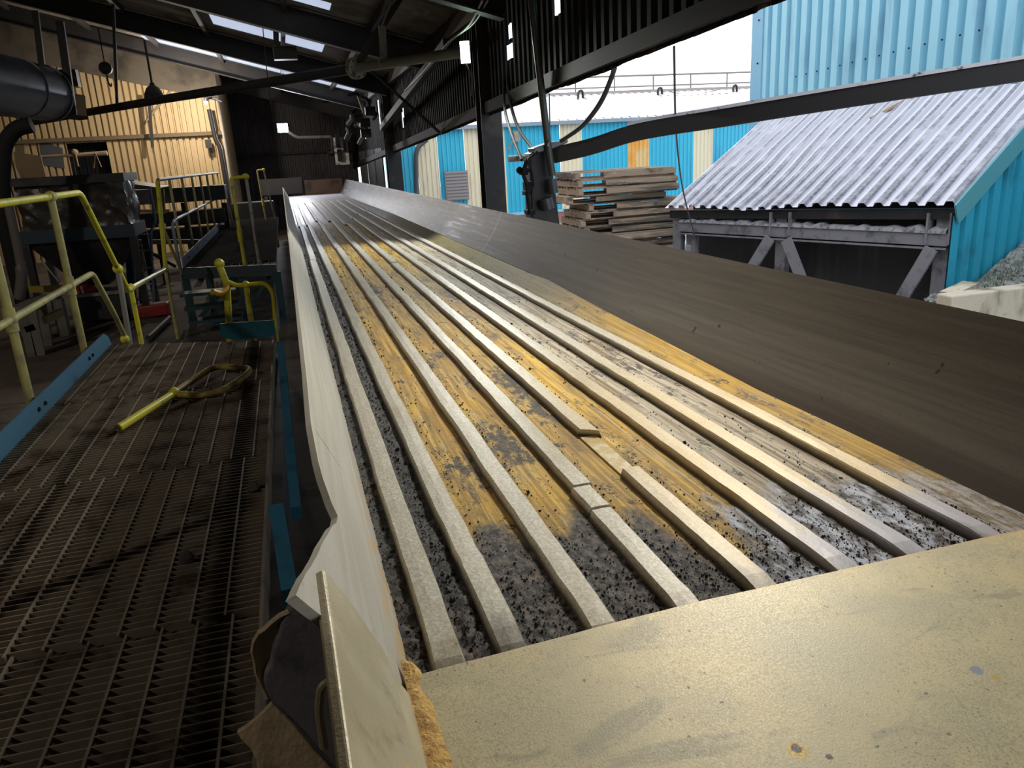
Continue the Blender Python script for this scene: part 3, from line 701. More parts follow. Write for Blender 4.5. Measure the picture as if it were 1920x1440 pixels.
# ------------------------------------------------------------------ walkways
WZ = .85
def grating(mb, x0, x1, y0f, y1f, off):
    y0 = max(y0f(x0), y0f(x1)); y = min(y0f(x0), y0f(x1)) + .02
    while y < max(y1f(x0), y1f(x1)) - .01:
        xa = x0; xb = x1
        if y > min(y1f(x0), y1f(x1)):
            k = (y - y1f(x1)) / (y1f(x0) - y1f(x1) + 1e-9); xb = x1 + (x0 - x1) * max(0, min(1, k))
        if xb - xa > .03: mb.b(xa, xb, y - .0022, y + .0022, WZ - .034, WZ)
        y += .0375
    x = x0 + off
    while x < x1 - .01:
        mb.b(x - .004, x + .004, y0f(x), y1f(x), WZ - .012, WZ + .001); x += .104
wk = thing('grating_walkway', (-.9, 3.5, 0), 'dirty brown steel grating walkway in the left foreground with blue toe board', 'walkway')
def yfar(x): return 6.4 + (x + .235) / (-1.53 + .235) * .56
XL, XR = -1.545, -.245
splits = [0.2, 1.35, 2.32, 3.75, 5.2]
for k, y0 in enumerate(splits):
    m = MB()
    y1f = (lambda x: yfar(x)) if k == len(splits) - 1 else (lambda x, q=splits[k + 1]: q - .004)
    grating(m, XL, XR, lambda x, q=y0: q, y1f, [.03, .075, .05, .09, .06][k]); m.build('grating_panel', gratem, wk)
m = MB(); m.poly([(XL, .2, WZ - .03), (XR, .2, WZ - .03), (XR, yfar(XR), WZ - .03), (XL, yfar(XL), WZ - .03)], (0, 0, -.012)); m.build('dirt_fill', dirtm, wk)
m = MB(); m.b(XR, XR + .012, .2, yfar(XR), WZ - .12, WZ + .006); m.b(XR + .012, XR + .06, .2, yfar(XR), WZ - .12, WZ - .11); m.build('edge_angle', gratem, wk)
m = MB(); m.poly([(-1.565, .2, WZ - .03), (-1.565, .2, WZ + .115), (-1.565, 6.85, WZ + .115), (-1.565, 6.96, WZ + .07), (-1.565, 7.05, WZ - .03)], (.01, 0, 0)); tb = m.build('toe_board', bluep, wk)
for y in (4.95, 5.08, 6.25, 6.36):
    m = MB(); m.tube([(-1.556, y, WZ + .05), (-1.543, y, WZ + .05)], .013, 8); m.build('bolt', hosem, tb)
m = MB(); q = [at_y(x, y, 6.42) for x, y in ((412, 607), (514, 600), (516, 628), (505, 632), (440, 637), (424, 635), (413, 628))]; m.poly(q, (0, .012, 0)); tb = m.build('end_toe_board', tealp, wk); tb['label'] = 'short teal end toe board'
for x, y in ((455, 620), (478, 615)):
    c = at_y(x, y, 6.42); m = MB(); m.tube([c + V((0, -.012, 0)), c + V((0, .02, 0))], .014, 8); m.build('bolt', bolt_m, tb)
for x in (XL + .05, XR - .05):
    for y in (.5, 3, 6.2):
        m = MB(); m.bar((x, y, 0), (x, y, WZ - .05), .09, .09); m.build('leg', darkteal, wk)
m = MB(); m.hbeam((XR + .02, .2, WZ - .2), (XR + .02, yfar(XR), WZ - .2), .09, .18); m.build('bearer', darkteal, wk)
m = MB(); m.hbeam((XL + .03, .2, WZ - .2), (XL + .03, yfar(XL), WZ - .2), .09, .18); m.build('bearer', darkteal, wk)
# far platform
fp = thing('grating_platform', (-.9, 17, 0), 'farther raised grating platform with pale blue toe board beyond the gap', 'platform')
m = MB(); y = 12.0
def fy0(x): return 11.6 + (x + .2) / (-1.55 + .2) * .6
m.poly([(XL, fy0(XL), WZ - .03), (XR, fy0(XR), WZ - .03), (XR, 22.6, WZ - .03), (XL, 22.6, WZ - .03)], (0, 0, -.02))
m.build('dirt_fill', M('grey_caked_dirt', (84, 76, 72), .9, 0, [((60, 54, 52), 3, .42, .62)]), fp)
m = MB(); yy = 12.25
while yy < 22.6: m.b(XL, XR, yy - .003, yy + .003, WZ - .03, WZ); yy += .075
xx = XL + .05
while xx < XR: m.b(xx - .004, xx + .004, fy0(xx), 22.6, WZ - .02, WZ - .006); xx += .104
m.build('grating_panel', M('dark_grating_steel', (62, 58, 57), .85, spec=.2), fp)
m = MB(); m.b(-1.565, -1.553, 12.25, 22.6, WZ - .02, WZ + .14); tb = m.build('toe_board', M('pale_blue_paint', (120, 134, 158), .5, 0, [((84, 98, 120), 5, .5, .7)]), fp)
for y in (13, 14.4, 16, 18, 20):
    m = MB(); m.tube([(-1.556, y, WZ + .06), (-1.545, y, WZ + .06)], .02, 8); m.build('bolt', hosem, tb)
m = MB(); m.bar((XL, fy0(XL) - .03, WZ - .08), (XR, fy0(XR) - .03, WZ - .08), .04, .16); m.build('front_beam', M('dark_beam_paint', (46, 60, 68), .5), fp)
for (xa, ya, za, xb, yb2, zb) in ((XL, fy0(XL), 0, XL, fy0(XL), WZ - .1), (-1.2, 12, 0, -1.2, 12, WZ - .1), (XR, 11.6, 0, XR, 11.6, WZ - .1), (-.75, 11.9, 0, -.75, 11.9, WZ - .1)):
    m = MB(); m.bar((xa, ya, za), (xb, yb2, zb), .1, .1); m.build('leg', darkteal, fp)
for z in (.18, .4, .62):
    m = MB(); m.b(-1.5, -.8, 11.2 - z * .9 + .3, 11.5 - z * .9 + .3, z - .02, z + .02); m.build('step', darkteal, fp)
for a_, b_ in (((-1.5, 11.9, .05), (-.8, 11.95, .75)), ((-.8, 11.9, .08), (-.3, 11.8, .75))):
    m = MB(); m.bar(a_, b_, .06, .06); m.build('cross_brace', darkteal, fp)

# ------------------------------------------------------------------ handrails
HX = -1.65
def H(x, y): return at_x(x, y, HX)
def clampball(mb, p, r=.042): mb.ball(p, r, 10, 6)
hr = thing('handrail', (HX, 6, WZ), 'yellow tube handrail along the left of the near walkway, dipping at its far end', 'handrail')
def post(par, top_, bot_, mat, r=.025, name='post'):
    m = MB(); m.tube([top_, bot_], r, 10); return m.build(name, mat, par, True)
tz = 2.07
topr = rnd([V((HX, .5, tz)), V((HX, 7.45, tz)), V((HX, 8.32, 1.32)), V((HX, 8.6, 1.07))], .1)
m = MB(); m.tube(topr, .026, 12); m.build('top_rail', yel, hr, True)
midr = rnd([V((HX, .5, 1.41)), V((HX, 7.3, 1.41)), V((HX, 7.8, .96)), V((HX, 8.08, .65))], .09)
m = MB(); m.tube(midr, .024, 12); m.build('mid_rail', yelgrey, hr, True)
for y in (2.2, 3.7, 5.15, 6.55):
    p = post(hr, V((HX, y, tz)), V((HX, y, .35)), yelgrey, .027)
    m = MB(); clampball(m, V((HX, y, tz)), .043); m.tube([(HX, y - .05, tz), (HX, y + .05, tz)], .036, 10); m.build('clamp_fitting', yelgrey, p, True)
    m = MB(); clampball(m, V((HX, y, 1.41)), .042); m.tube([(HX, y, 1.34), (HX, y, 1.48)], .036, 10); m.build('clamp_fitting', yelgrey, p, True)
p = post(hr, V((HX, 8.32, 1.32)), V((HX, 8.1, 0.0)), M('grey_post_paint', (112, 110, 104), .5), .026)
m = MB(); clampball(m, V((HX, 8.32, 1.32)), .05); m.build('clamp_fitting', yel, p, True); m = MB(); clampball(m, V((HX, 8.02, .68)), .045); m.build('clamp_fitting', yel, p, True)
# low middle length
lr = thing('low_handrail', (HX, 10, 0), 'low yellow handrail length in the dip between the walkways', 'handrail')
q0 = V((HX, 8.6, 1.07)); q1 = V((HX, 11.2, .955))
m = MB(); m.tube([q0, q1], .027, 12); m.build('top_rail', M('worn_bright_yellow', (206, 200, 140), .35, 0, [((190, 180, 60), 5, .5, .7)]), lr, True)
post(lr, q0 + V((0, .15, 0)), V((HX, 8.75, 0)), yel); post(lr, q1, V((HX, 11.2, 0)), yelgrey)
for q_ in (q0 + V((0, .15, 0)), q1):
    m = MB(); clampball(m, q_, .045); m.build('clamp_fitting', yel, lr, True)
post(lr, V((HX, 11.6, 1.5)), V((HX + .1, 12.4, .5)), yelgrey, .02, 'stay')
# far handrail
fr = thing('handrail', (HX, 16, WZ), 'long grey picket handrail with bright yellow end post beside the far platform', 'handrail')
post(fr, V((HX, 11.9, 2.07)), q1 + V((0, .05, .02)), yel, .03, 'end_post')
m = MB(); m.tube(rnd([V((HX, 11.9, 2.0)), V((HX, 11.95, 2.1)), V((HX, 12.2, 2.1)), V((HX, 23.6, 2.1))], .06), .025, 10); m.build('top_rail', rail_grey, fr, True)
m = MB(); m.tube(rnd([V((HX, 12.6, .3)), V((HX, 12.6, 1.45)), V((HX, 12.95, 1.49)), V((HX, 23.6, 1.49))], .1), .024, 10); m.build('mid_rail', M('blue_grey_rail', (126, 126, 140), .5), fr, True)
for y in (13.1, 14.7, 16.3, 17.9, 19.5, 21.1, 22.7):
    post(fr, V((HX, y, 2.1)), V((HX, y, .8)), yelgrey, .022)
m = MB(); clampball(m, V((HX, 11.6, 1.5)), .05); m.build('clamp_fitting', yel, fr, True)
# yellow gate loops
def loop(name, Y, a, b_, c, label, mat, r=.026):
    t_ = thing(name, tuple(at_y(c[0][0], c[0][1], Y)), label, 'handrail', 'yellow gate frames')
    pl = [at_y(*c[0], Y), at_y(*a, Y), at_y(*b_, Y), at_y(*c[1], Y)]
    pl[0].z = WZ; pl[3].z = WZ
    m = MB(); m.tube(rnd(pl[:3], .04), r, 10); m.build('frame_tube', mat, t_, True)
    m = MB(); m.tube(pl[2:], r * .85, 10); m.build('frame_post', rail_grey, t_, True)
    m = MB(); clampball(m, pl[2], r * 1.8); q = pl[0].lerp(pl[1], .35); m.tube([q - V((0, 0, .09)), q + V((0, 0, .09))], r * 1.5, 10); m.build('clamp_fitting', yel, t_, True)
    return t_
loop('gate_frame', 11.9, (433, 334), (461, 331), [(458, 490), (485, 490)], 'bright yellow gate frame at the near end of the far platform', yel)
loop('gate_frame', 21.8, (482, 319), (494, 318), [(497, 400), (514, 400)], 'small dull yellow gate frame at the far end of the far platform', yelgrey, .022)
t = thing('gate_frame', tuple(at_y(430, 605, 6.6)), 'low curved yellow pipe frame with a hook behind the teal toe board', 'handrail', 'yellow gate frames')
Yl = 6.62
def L_(x, y, dy=0): return at_y(x, y, Yl + dy)
m = MB(); m.tube([L_(411, 497), L_(425, 532), L_(431, 640)], .028, 12); m.build('post', yel, t, True)
m = MB(); m.ball(L_(411, 494), .04, 12, 7); m.tube([L_(411, 494), L_(420, 496)], .024, 10); m.build('post_cap', yel, t, True)
m = MB(); m.tube(rnd([L_(426, 528), L_(445, 536), L_(462, 534), L_(498, 531), L_(512, 548), L_(519, 640)], .12), .018, 10); m.build('curved_rail', yel, t, True)
m = MB(); m.tube(rnd([L_(428, 534), L_(424, 545, -.05), L_(412, 552, -.1), L_(398, 547, -.14)], .06), .026, 10); m.build('hook', M('ochre_yellow', (186, 150, 40), .45), t, True)
m = MB(); m.tube([L_(461, 534), L_(476, 640)], .022, 10); m.ball(L_(461, 534), .033); m.build('post', yel, t, True)
# loose frame lying on the grating
def Lz(x, y, z=.88): return at_z(x, y, z)
t = thing('loose_rail_bracket', tuple(Lz(330, 736, WZ)), 'loose yellow forked rail bracket lying on the brown grating', 'bracket')
m = MB(); m.tube([Lz(222, 803, .875), Lz(326, 738, .885)], .024, 12); m.build('stem', yel, t, True)
m = MB(); m.tube(rnd([Lz(328, 736, .885), Lz(362, 712, .9), Lz(403, 686, .905), Lz(466, 691, .9), Lz(468, 696, .895), Lz(446, 716, .885), Lz(410, 736, .878), Lz(375, 742, .878), Lz(330, 739, .88)], .1, 4), .021, 10); m.build('fork_loop', M('scuffed_yellow', (176, 150, 74), .5, 0, [((110, 92, 58), 10, .45, .65)]), t, True)
m = MB(); m.ball(Lz(327, 737, .888), .036, 10, 6); m.build('socket', yel, t, True)
m = MB(); m.tube([Lz(222, 803, .875), Lz(217, 810, .872)], .009, 8); m.build('threaded_tip', hosem, t, True)
# two lumps of dirt on the grating
for x, y, s_, lab in ((475, 913, .028, 'small brown lump of dirt near the right edge of the grating'), (350, 1047, .03, 'small brown lump of dirt in the middle of the near grating')):
    m = MB(); c = at_z(x, y, WZ + .012); vs = []
    m.ball(c, s_, 7, 5); m.v = [tuple(V(v) + V((noise.noise(V(v) * 60), noise.noise(V(v) * 55), 0)) * .008) for v in m.v]
    tag(m.build('dirt_lump', dirtm), lab, 'lump', 'dirt lumps')

# ------------------------------------------------------------------ left background clutter
def rectY(mb, x0, y0, x1, y1, Y, th):
    a = at_y(x0, y0, Y); b_ = at_y(x1, y1, Y); mb.b(a.x, b_.x, Y, Y + th, b_.z, a.z)
# big duct and tan box duct
dk0 = at_y(-90, 146, 12.5); dk1 = at_y(40, 166, 14.4); dk2 = at_y(86, 176, 15.2)
t = thing('ventilation_duct', tuple(dk1), 'large round grey duct at the upper left edge', 'duct')
m = MB(); m.tube([dk0, dk1, dk2], [.44, .44, .43], 28); m.build('duct_body', ductm, t, True, bevel=.01)
d = (dk2 - dk1).normalized()
for q in (dk1 - d * .1, dk2 - d * .06):
    m = MB(); m.tube([q - d * .025, q + d * .025], .455, 28); m.build('duct_band', ductm, t, True)
t = thing('box_duct', tuple(at_y(120, 190, 16)), 'tan rectangular duct length continuing right of the round duct', 'duct')
m = MB(); a = at_y(86, 190, 15.8); b_ = at_y(152, 200, 16.2); m.bar(a, b_, .35, .36); m.build('duct_body', tanm, t, bevel=.02)
m = MB(); m.bar(a + V((0, 0, -.2)), b_ + V((0, 0, -.2)), .3, .05); m.build('support_rail', rafterm, t)
m = MB(); m.bar(at_y(66, 20, 15), at_y(90, 215, 15), .09, .07); tag(m.build('hanger_post', rafterm), 'dark vertical hanger at the right end of the round duct', 'hanger', 'duct hangers')
m = MB(); m.bar(at_y(112, 40, 15.4), at_y(137, 215, 15.4), .12, .08); tag(m.build('hanger_post', rafterm), 'dark vertical hanger right of the tan duct, in front of the black box', 'hanger', 'duct hangers')
m = MB(); rectY(m, 110, 130, 147, 162, 20, .3); tag(m.build('hanging_box', black), 'black box hanging before the top of the cream wall', 'box')
# pulley hook
t = thing('pulley_block', tuple(at_y(198, 127, 19.5)), 'dark pulley block hanging with a hook at upper left', 'pulley')
c = at_y(198, 128, 19.5); m = MB(); m.tube([c + V((0, -.06, 0)), c + V((0, .06, 0))], .13, 16); m.build('sheave', black, t, bevel=.01)
m = MB(); m.tube([c, c + V((0, 0, .8))], .012, 6); m.build('rope', hosem, t)
m = MB(); m.tube(rnd([c - V((0, 0, .12)), c - V((0, 0, .3)), c - V((-.04, 0, .38)), c - V((-.06, 0, .3))], .04), .016, 6); m.build('hook', black, t, True)
# bell lamp
t = thing('bell_lamp', tuple(at_y(290, 170, 20.5)), 'dark bell-shaped lamp hanging before the cream wall', 'lamp')
c = at_y(290, 186, 20.5); prof = [(.0, .36), (.05, .35), (.06, .3), (.14, .24), (.2, .12), (.22, .0)]; n = 20; vs = [c + V((r * math.cos(PI2 * k / n), r * math.sin(PI2 * k / n), h)) for r, h in prof for k in range(n)]
m = MB(); m.add(vs, [(j * n + k, j * n + (k + 1) % n, (j + 1) * n + (k + 1) % n, (j + 1) * n + k) for j in range(len(prof) - 1) for k in range(n)]); m.build('shade', black, t, True, solid=.006)
m = MB(); m.ball(c + V((0, 0, .06)), .09); m.build('glass_bulb', M('milky_glass', (220, 220, 215), .3), t, True)
m = MB(); m.tube([c + V((0, 0, .34)), V((c.x, c.y, zr(c.x) - .3))], .025, 8); m.build('drop_rod', black, t)
# angled pale bar and pipe drop on the wall
m = MB(); m.bar(at_y(270, 233, 23.98), at_y(322, 168, 23.98), .06, .05); tag(m.build('angled_strut', M('pale_strut', (150, 136, 110), .7)), 'pale strut slanting under the bell lamp', 'strut')
m = MB(); m.bar(at_y(279, 180, 23.6), at_y(286, 277, 23.6), .07, .07); tag(m.build('wall_conduit', rafterm), 'dark vertical conduit on the cream wall below the bell lamp', 'conduit')
t = thing('bracket_lamp', tuple(at_y(385, 190, 22.6)), 'small lit lamp on a bracket at the right of the cream wall', 'lamp')
c = at_y(386, 192, 22.6); m = MB(); m.ball(c, .05, 12, 8); m.build('bulb', EM('warm_bulb', (255, 238, 205), 30), t, True)
m = MB(); m.tube(rnd([c + V((.02, 0, .07)), c + V((.15, .1, .12)), c + V((.3, 1.2, .1))], .08), .025, 8); m.tube([c + V((.01, 0, .03)), c + V((.02, 0, .1))], .06, 10); m.build('bracket', black, t, True)
m = MB(); m.tube(rnd([at_y(392, 205, 23.7), at_y(404, 262, 23.7), at_y(412, 275, 23.7), at_y(425, 350, 23.7), V((at_y(425, 350, 23.7).x, 23.7, 0))], .2), .06, 10); m.b(*(at_y(385, 268, 23.7).x, at_y(396, 268, 23.7).x), 23.6, 23.8, at_y(385, 278, 23.7).z, at_y(385, 262, 23.7).z); tag(m.build('drain_pipe', darkpipe, None, True), 'dark bent pipe down the right edge of the cream wall', 'pipe')
# tan board, grey board, broom
t0 = 16.4
m = MB(); m.poly([at_y(x, y, t0) for x, y in ((25, 285), (60, 290), (76, 292), (87, 336), (40, 336), (31, 316))], (0, .04, 0)); tag(m.build('tan_board', tanm), 'bent tan board standing on the dark bin at the far left', 'board')
m = MB(); m.poly([at_y(x, y, t0 + .02) for x, y in ((28, 274), (46, 272), (46, 296), (29, 296))], (0, .03, 0)); tag(m.build('board_offcut', tanm), 'small tan offcut sticking up behind the bent tan board', 'board')
m = MB(); m.poly([at_y(x, y, 23.985) for x, y in ((74, 262), (117, 278), (121, 316), (80, 310))], (0, .04, 0)); tag(m.build('grey_board', M('grey_board', (92, 92, 98), .6)), 'flat grey board hanging behind the tan board', 'board')
t = thing('broom', tuple(at_y(80, 294, 22)), 'tan pole with a knotted tie lying level before the dark doorway', 'broom')
m = MB(); m.tube([at_y(76, 294, 22), at_y(134, 291, 22), at_y(201, 287, 22)], [.035, .04, .06], 8); m.build('pole', stickm, t, True)
m = MB(); m.tube([at_y(176, 315, 21.9), at_y(179, 286, 21.92), at_y(190, 313, 21.9)], .014, 6); m.build('rag_tie', tanm, t, True)
m = MB(); m.ball(at_y(140, 286, 22), .09, 8, 5); m.tube([at_y(141, 286, 21.95), at_y(147, 312, 21.9)], .02, 6); m.build('knotted_rag', tanm, t, True)
q = at_y(141, 336, 22.1); m = MB(); m.bar(at_y(132, 280, 22.1), q, .07, .05); m.bar(q, V((q.x, q.y, 0)), .07, .05); tag(m.build('pole_stand', black), 'dark upright behind the tan pole', 'post')
# hoses and pipe at the far left
m = MB(); m.tube(rnd([at_y(60, 234, 12), at_y(30, 240, 12), at_y(8, 268, 12), at_y(4, 330, 12), at_y(6, 410, 12), V((at_y(6, 410, 12).x, 12, 0))], .3, 8), .1, 12); tag(m.build('flexible_hose', hosem, None, True), 'thick black hose curving down at the left edge', 'hose')
m = MB(); m.tube(rnd([at_y(16, 385, 11.5), at_y(36, 480, 11.5), at_y(42, 520, 11.5), at_y(36, 560, 11.5)], .3), [.055] * 1 + [.055] * 6 + [.07] * 6 + [.07], 12); tag(m.build('steel_pipe', M('brown_grey_pipe', (96, 88, 82), .5), None, True), 'brownish steel pipe standing before the dark hopper at far left', 'pipe')
# dark hopper bin with grimy plastic
t = thing('storage_hopper', tuple(at_z(140, 600, 0)), 'large dark steel hopper bin wrapped in grimy plastic at the left', 'hopper')
hY = 13.2
a = at_y(24, 352, hY); b_ = at_y(232, 352, hY); zt = at_y(130, 345, hY).z; zm = at_y(130, 428, hY).z; zb = at_y(130, 452, hY).z; zl = at_y(130, 545, hY).z
m = MB(); NH = 44
loop_ = [V((a.x + (b_.x - a.x) * i / NH, hY, 0)) for i in range(NH + 1)] + [V((b_.x, hY + 1.0 * i / 20, 0)) for i in range(1, 21)] + [V((b_.x - (b_.x - a.x) * i / NH, hY + 1.0, 0)) for i in range(1, NH + 1)] + [V((a.x, hY + 1.0 - i / 20, 0)) for i in range(1, 20)]
nl = len(loop_); vs = []
for j in range(17):
    for p in loop_:
        z_ = zm + (zt - zm) * j / 16; q = V((p.x, p.y, z_)); dd = .045 * noise.fractal(V((p.x * 3.2 + z_ * 1.4, p.y * 3, z_ * 2.2)), .7, 2, 5)
        vs.append(q + V((dd, dd, 0)))
m.add(vs, [(j * nl + k, j * nl + (k + 1) % nl, (j + 1) * nl + (k + 1) % nl, (j + 1) * nl + k) for j in range(16) for k in range(nl)]); m.build('bin_wall', plasticm, t, True)
m = MB(); m.b(a.x - .05, b_.x + .04, hY - .08, hY + 1.1, zt, zt + .12); m.build('top_frame', black, t)
m = MB(); m.b(a.x - .04, b_.x + .04, hY - .06, hY + 1.05, zb, zm); m.build('lower_band', M('dark_teal_band', (34, 52, 60), .5), t)
xc = (a.x + b_.x) / 2
m = MB(); m.add([(a.x, hY, zb), (b_.x, hY, zb), (b_.x, hY + 1.0, zb), (a.x, hY + 1.0, zb), (xc - .2, hY + .35, zl), (xc + .2, hY + .35, zl), (xc + .2, hY + .7, zl), (xc - .2, hY + .7, zl)], [(0, 1, 5, 4), (1, 2, 6, 5), (2, 3, 7, 6), (3, 0, 4, 7), (4, 5, 6, 7)]); m.build('hopper_cone', black, t)
for x, y in ((a.x, hY), (b_.x, hY), (a.x, hY + 1.0), (b_.x, hY + 1.0)):
    m = MB(); m.bar((x, y, 0), (x, y, zb), .1, .1); m.build('leg', black, t)
m = MB(); m.bar(at_y(75, 485, 12.9), at_y(112, 530, 12.9), .02, .02); m.build('stay_rod', rail_grey, t)
# folded flat cover stretching right of the hopper
m = MB(); m.poly([at_y(x, y, 15.5) for x, y in ((45, 337), (205, 338), (235, 343), (300, 352), (230, 352), (50, 350))], (0, 1.5, 0)); tag(m.build('cover_sheet', black), 'dark flat cover sheet lying over the hopper top', 'sheet')
# yellow inspection platform + ladder
t = thing('access_ladder', tuple(at_z(265, 585, 0)), 'blue steel access ladder with bent side rails left of the platform', 'ladder')
lY = 14.0
def A(x, y, dy=0): return at_y(x, y, lY + dy)
m = MB(); m.tube(rnd([A(220, 352), A(231, 418), A(248, 432), A(250, 440), A(254, 600)], .1), .022, 8); m.build('side_rail', M('blue_grey_steel', (100, 120, 150), .5), t, True)
m = MB(); m.tube(rnd([A(281, 352), A(292, 416), A(283, 432), A(283, 445), A(290, 600)], .1), .022, 8); m.build('side_rail', M('blue_grey_steel2', (90, 110, 138), .5), t, True)
for y in (439, 470, 502, 532, 562):
    m = MB(); m.tube([A(250, y), A(284, y)], .016, 8); m.build('rung', rail_grey, t, True)
for x in (243, 263):
    m = MB(); m.bar(A(x - 3, 460, .2), A(x + 10, 620, .2), .1, .1); m.build('stile', M('dark_blue_steel', (36, 62, 84), .5), t)
t = thing('inspection_platform', tuple(at_z(270, 590, 0)), 'dark platform frame with dull yellow guard rail behind the ladder', 'platform')
pY = 17
def B_(x, y, dy=0): return at_y(x, y, pY + dy)
for x0, y0, x1, y1 in ((233, 350, 243, 430), (288, 345, 296, 400), (302, 345, 306, 400)):
    m = MB(); m.bar(B_(x0, y0), B_(x1, y1), .09, .09); m.build('guard_post', M('dull_yellow', (140, 116, 40), .6), t)
m = MB(); m.bar(B_(232, 352), B_(318, 351), .06, .06); m.bar(B_(240, 396), B_(318, 395), .06, .06); m.build('guard_rail', M('dull_yellow2', (140, 120, 44), .6), t)
m = MB(); m.bar(B_(228, 454), B_(372, 453), .1, .09); m.build('deck_beam', M('grey_brown_beam', (110, 102, 90), .7), t)
for x in (240, 300, 366):
    q = B_(x, 455, .4); m = MB(); m.bar(q, V((q.x, q.y, 0)), .12, .12); m.build('leg', black, t)
m = MB(); m.bar(B_(262, 462, .2), B_(330, 500, .2), .06, .06); m.build('cross_brace', black, t)
# long dark machine behind the far handrail
t = thing('dust_conveyor', tuple(at_z(420, 480, 0)), 'long dark enclosed machine across the back behind the picket handrail', 'machine')
mY = 19.5
for (y0, y1, nm) in ((352, 380, 'upper_casing'), (397, 424, 'lower_casing'), (430, 452, 'base_beam')):
    a = at_y(238, y0, mY); b_ = at_y(425, y1, mY)
    m = MB(); m.b(a.x, b_.x, mY, mY + .7, at_y(330, y1, mY).z, at_y(330, y0, mY).z); m.build(nm, M(nm + '_paint', (44, 48, 54), .5, 0, [((64, 62, 60), 3, .5, .7)]), t, bevel=.01)
for x in (246, 344, 420):
    a = at_y(x, 380, mY + .3); m = MB(); m.bar(V((a.x, a.y, 0)), a, .12, .12); m.build('leg', black, t)
m = MB(); rectY(m, 432, 382, 525, 470, 22.9, .6); tag(m.build('control_cabinet', M('cabinet_dark', (24, 24, 27), .6), None, bevel=.02), 'dark cabinet behind the bright yellow gate frame', 'cabinet')
m = MB(); rectY(m, 485, 337, 568, 362, 26.2, .25); m.b(at_y(485, 340, 26.2).x + .1, at_y(485, 340, 26.2).x + .2, 26.25, 26.4, 0, 1.6); tag(m.build('grey_screen', M('dim_grey_plate', (78, 76, 82), .55)), 'dim grey plate standing beyond the far conveyor end', 'plate')
# floor items
t = thing('trestle', tuple(at_z(60, 665, 0)), 'grey timber trestle legs with a rail standing on the left floor', 'trestle')
tw = M('dusty_timber', (110, 104, 96), .8, 0, [((76, 70, 64), 4, .45, .7)])
def G(x, y, Y): return at_y(x, y, Y)
tY = at_z(60, 668, 0).y
for (x0, y0, x1) in ((40, 580, 57), (56, 570, 73), (76, 558, 91)):
    p = G(x0, y0, tY + (0 if x0 < 70 else .6)); q = G(x1, 650, tY + (0 if x0 < 70 else .6)); dirv = (q - p); q = p + dirv * (p.z / (p.z - q.z)); m = MB(); m.bar(p, q, .11, .05); m.build('leg', tw, t)
m = MB(); m.bar(G(48, 618, tY), G(66, 612, tY), .05, .08); m.build('rail', tw, t)
m = MB(); m.bar(G(34, 580, tY), G(84, 556, tY + .6), .2, .06); m.build('top_beam', tw, t)
p = at_z(122, 628, 0); q = G(118, 560, p.y); m = MB(); m.bar(p, V((p.x, p.y, q.z)), .14, .14); tag(m.build('timber_post', tw), 'stub of square timber standing on the floor by the red cover', 'post')
m = MB(); m.bar(G(84, 600, 11.4), G(116, 585, 11.9), .06, .1); tag(m.build('timber_offcut', M('pale_offcut', (150, 128, 88), .8)), 'pale timber offcut between the trestle and the timber stub', 'timber')
m = MB(); m.bar(G(44, 543, 12.6), G(125, 540, 12.6), .06, .09); tag(m.build('yellow_beam', M('dull_yellow3', (146, 120, 44), .6)), 'dull yellow beam lying level below the hopper', 'beam')
t = thing('steel_skip', tuple(at_z(180, 600, 0)), 'dark steel skip below the yellow rail holding the red cover', 'skip')
sY = at_z(200, 598, 0).y - .3
a = G(140, 552, sY); b_ = G(236, 552, sY); m = MB(); m.b(a.x, b_.x, sY, sY + .8, .03, a.z); m.build('body', M('dark_skip', (40, 42, 46), .6), t, bevel=.02)
m = MB(); m.b(a.x - .02, b_.x + .02, sY - .03, sY + .02, a.z - .05, a.z); m.build('lip', rail_grey, t)
t = thing('red_cover', (G(160, 550, sY + .3)), 'small red dome cover with a pale handle on the dark skip', 'cover')
c = G(159, 551, sY + .3); n = 16; vs = [c + V((.21 * math.cos(PI2 * k / n) * math.cos(j * math.pi / 10), .21 * math.sin(PI2 * k / n) * math.cos(j * math.pi / 10), .15 * math.sin(j * math.pi / 10))) for j in range(6) for k in range(n)]
m = MB(); m.add(vs, [(j * n + k, j * n + (k + 1) % n, (j + 1) * n + (k + 1) % n, (j + 1) * n + k) for j in range(5) for k in range(n)] + [tuple(range(n))]); m.build('dome', redm, t, True)
m = MB(); m.bar(G(150, 537, sY), G(156, 550, sY - .02), .03, .03); m.build('handle', M('pinkish_handle', (200, 160, 150), .5), t)
t = thing('red_trough', tuple(at_z(285, 594, 0)), 'low red trough with a dark pipe lying on the floor past the ladder', 'trough')
q0 = at_z(258, 596, 0); q1 = at_z(322, 590, 0)
m = MB(); m.bar(q0 + V((0, 0, .1)), q1 + V((0, 0, .12)), .3, .2); m.build('body', redm, t, bevel=.03)
m = MB(); m.tube([at_z(278, 634, .06), at_z(318, 596, .06)], .04, 8); tag(m.build('loose_pipe', darkpipe, None, True), 'short dark pipe with pale end lying on the floor beyond the grating', 'pipe')

# wires
m = MB(); m.tube([at_y(487, -10, 15), at_y(500, 130, 15), at_y(508, 200, 15)], .008, 6); tag(m.build('hanging_wire', paleh), 'thin wire hanging down above the far floodlight', 'wire')
m = MB(); m.tube(rnd([at_y(905, 0, 8.4), at_y(880, 50, 8.8), at_y(845, 75, 9.2), at_y(790, 140, 11), at_y(760, 170, 12.5)], .4), .014, 6); m.tube(rnd([at_y(915, 0, 8.4), at_y(890, 45, 8.8), at_y(850, 72, 9.2), at_y(800, 132, 11)], .4), .01, 6); tag(m.build('lamp_cable', M('pale_cable', (140, 140, 136), .5), None, True), 'pale cable looping behind the near floodlight under the eave', 'cable')

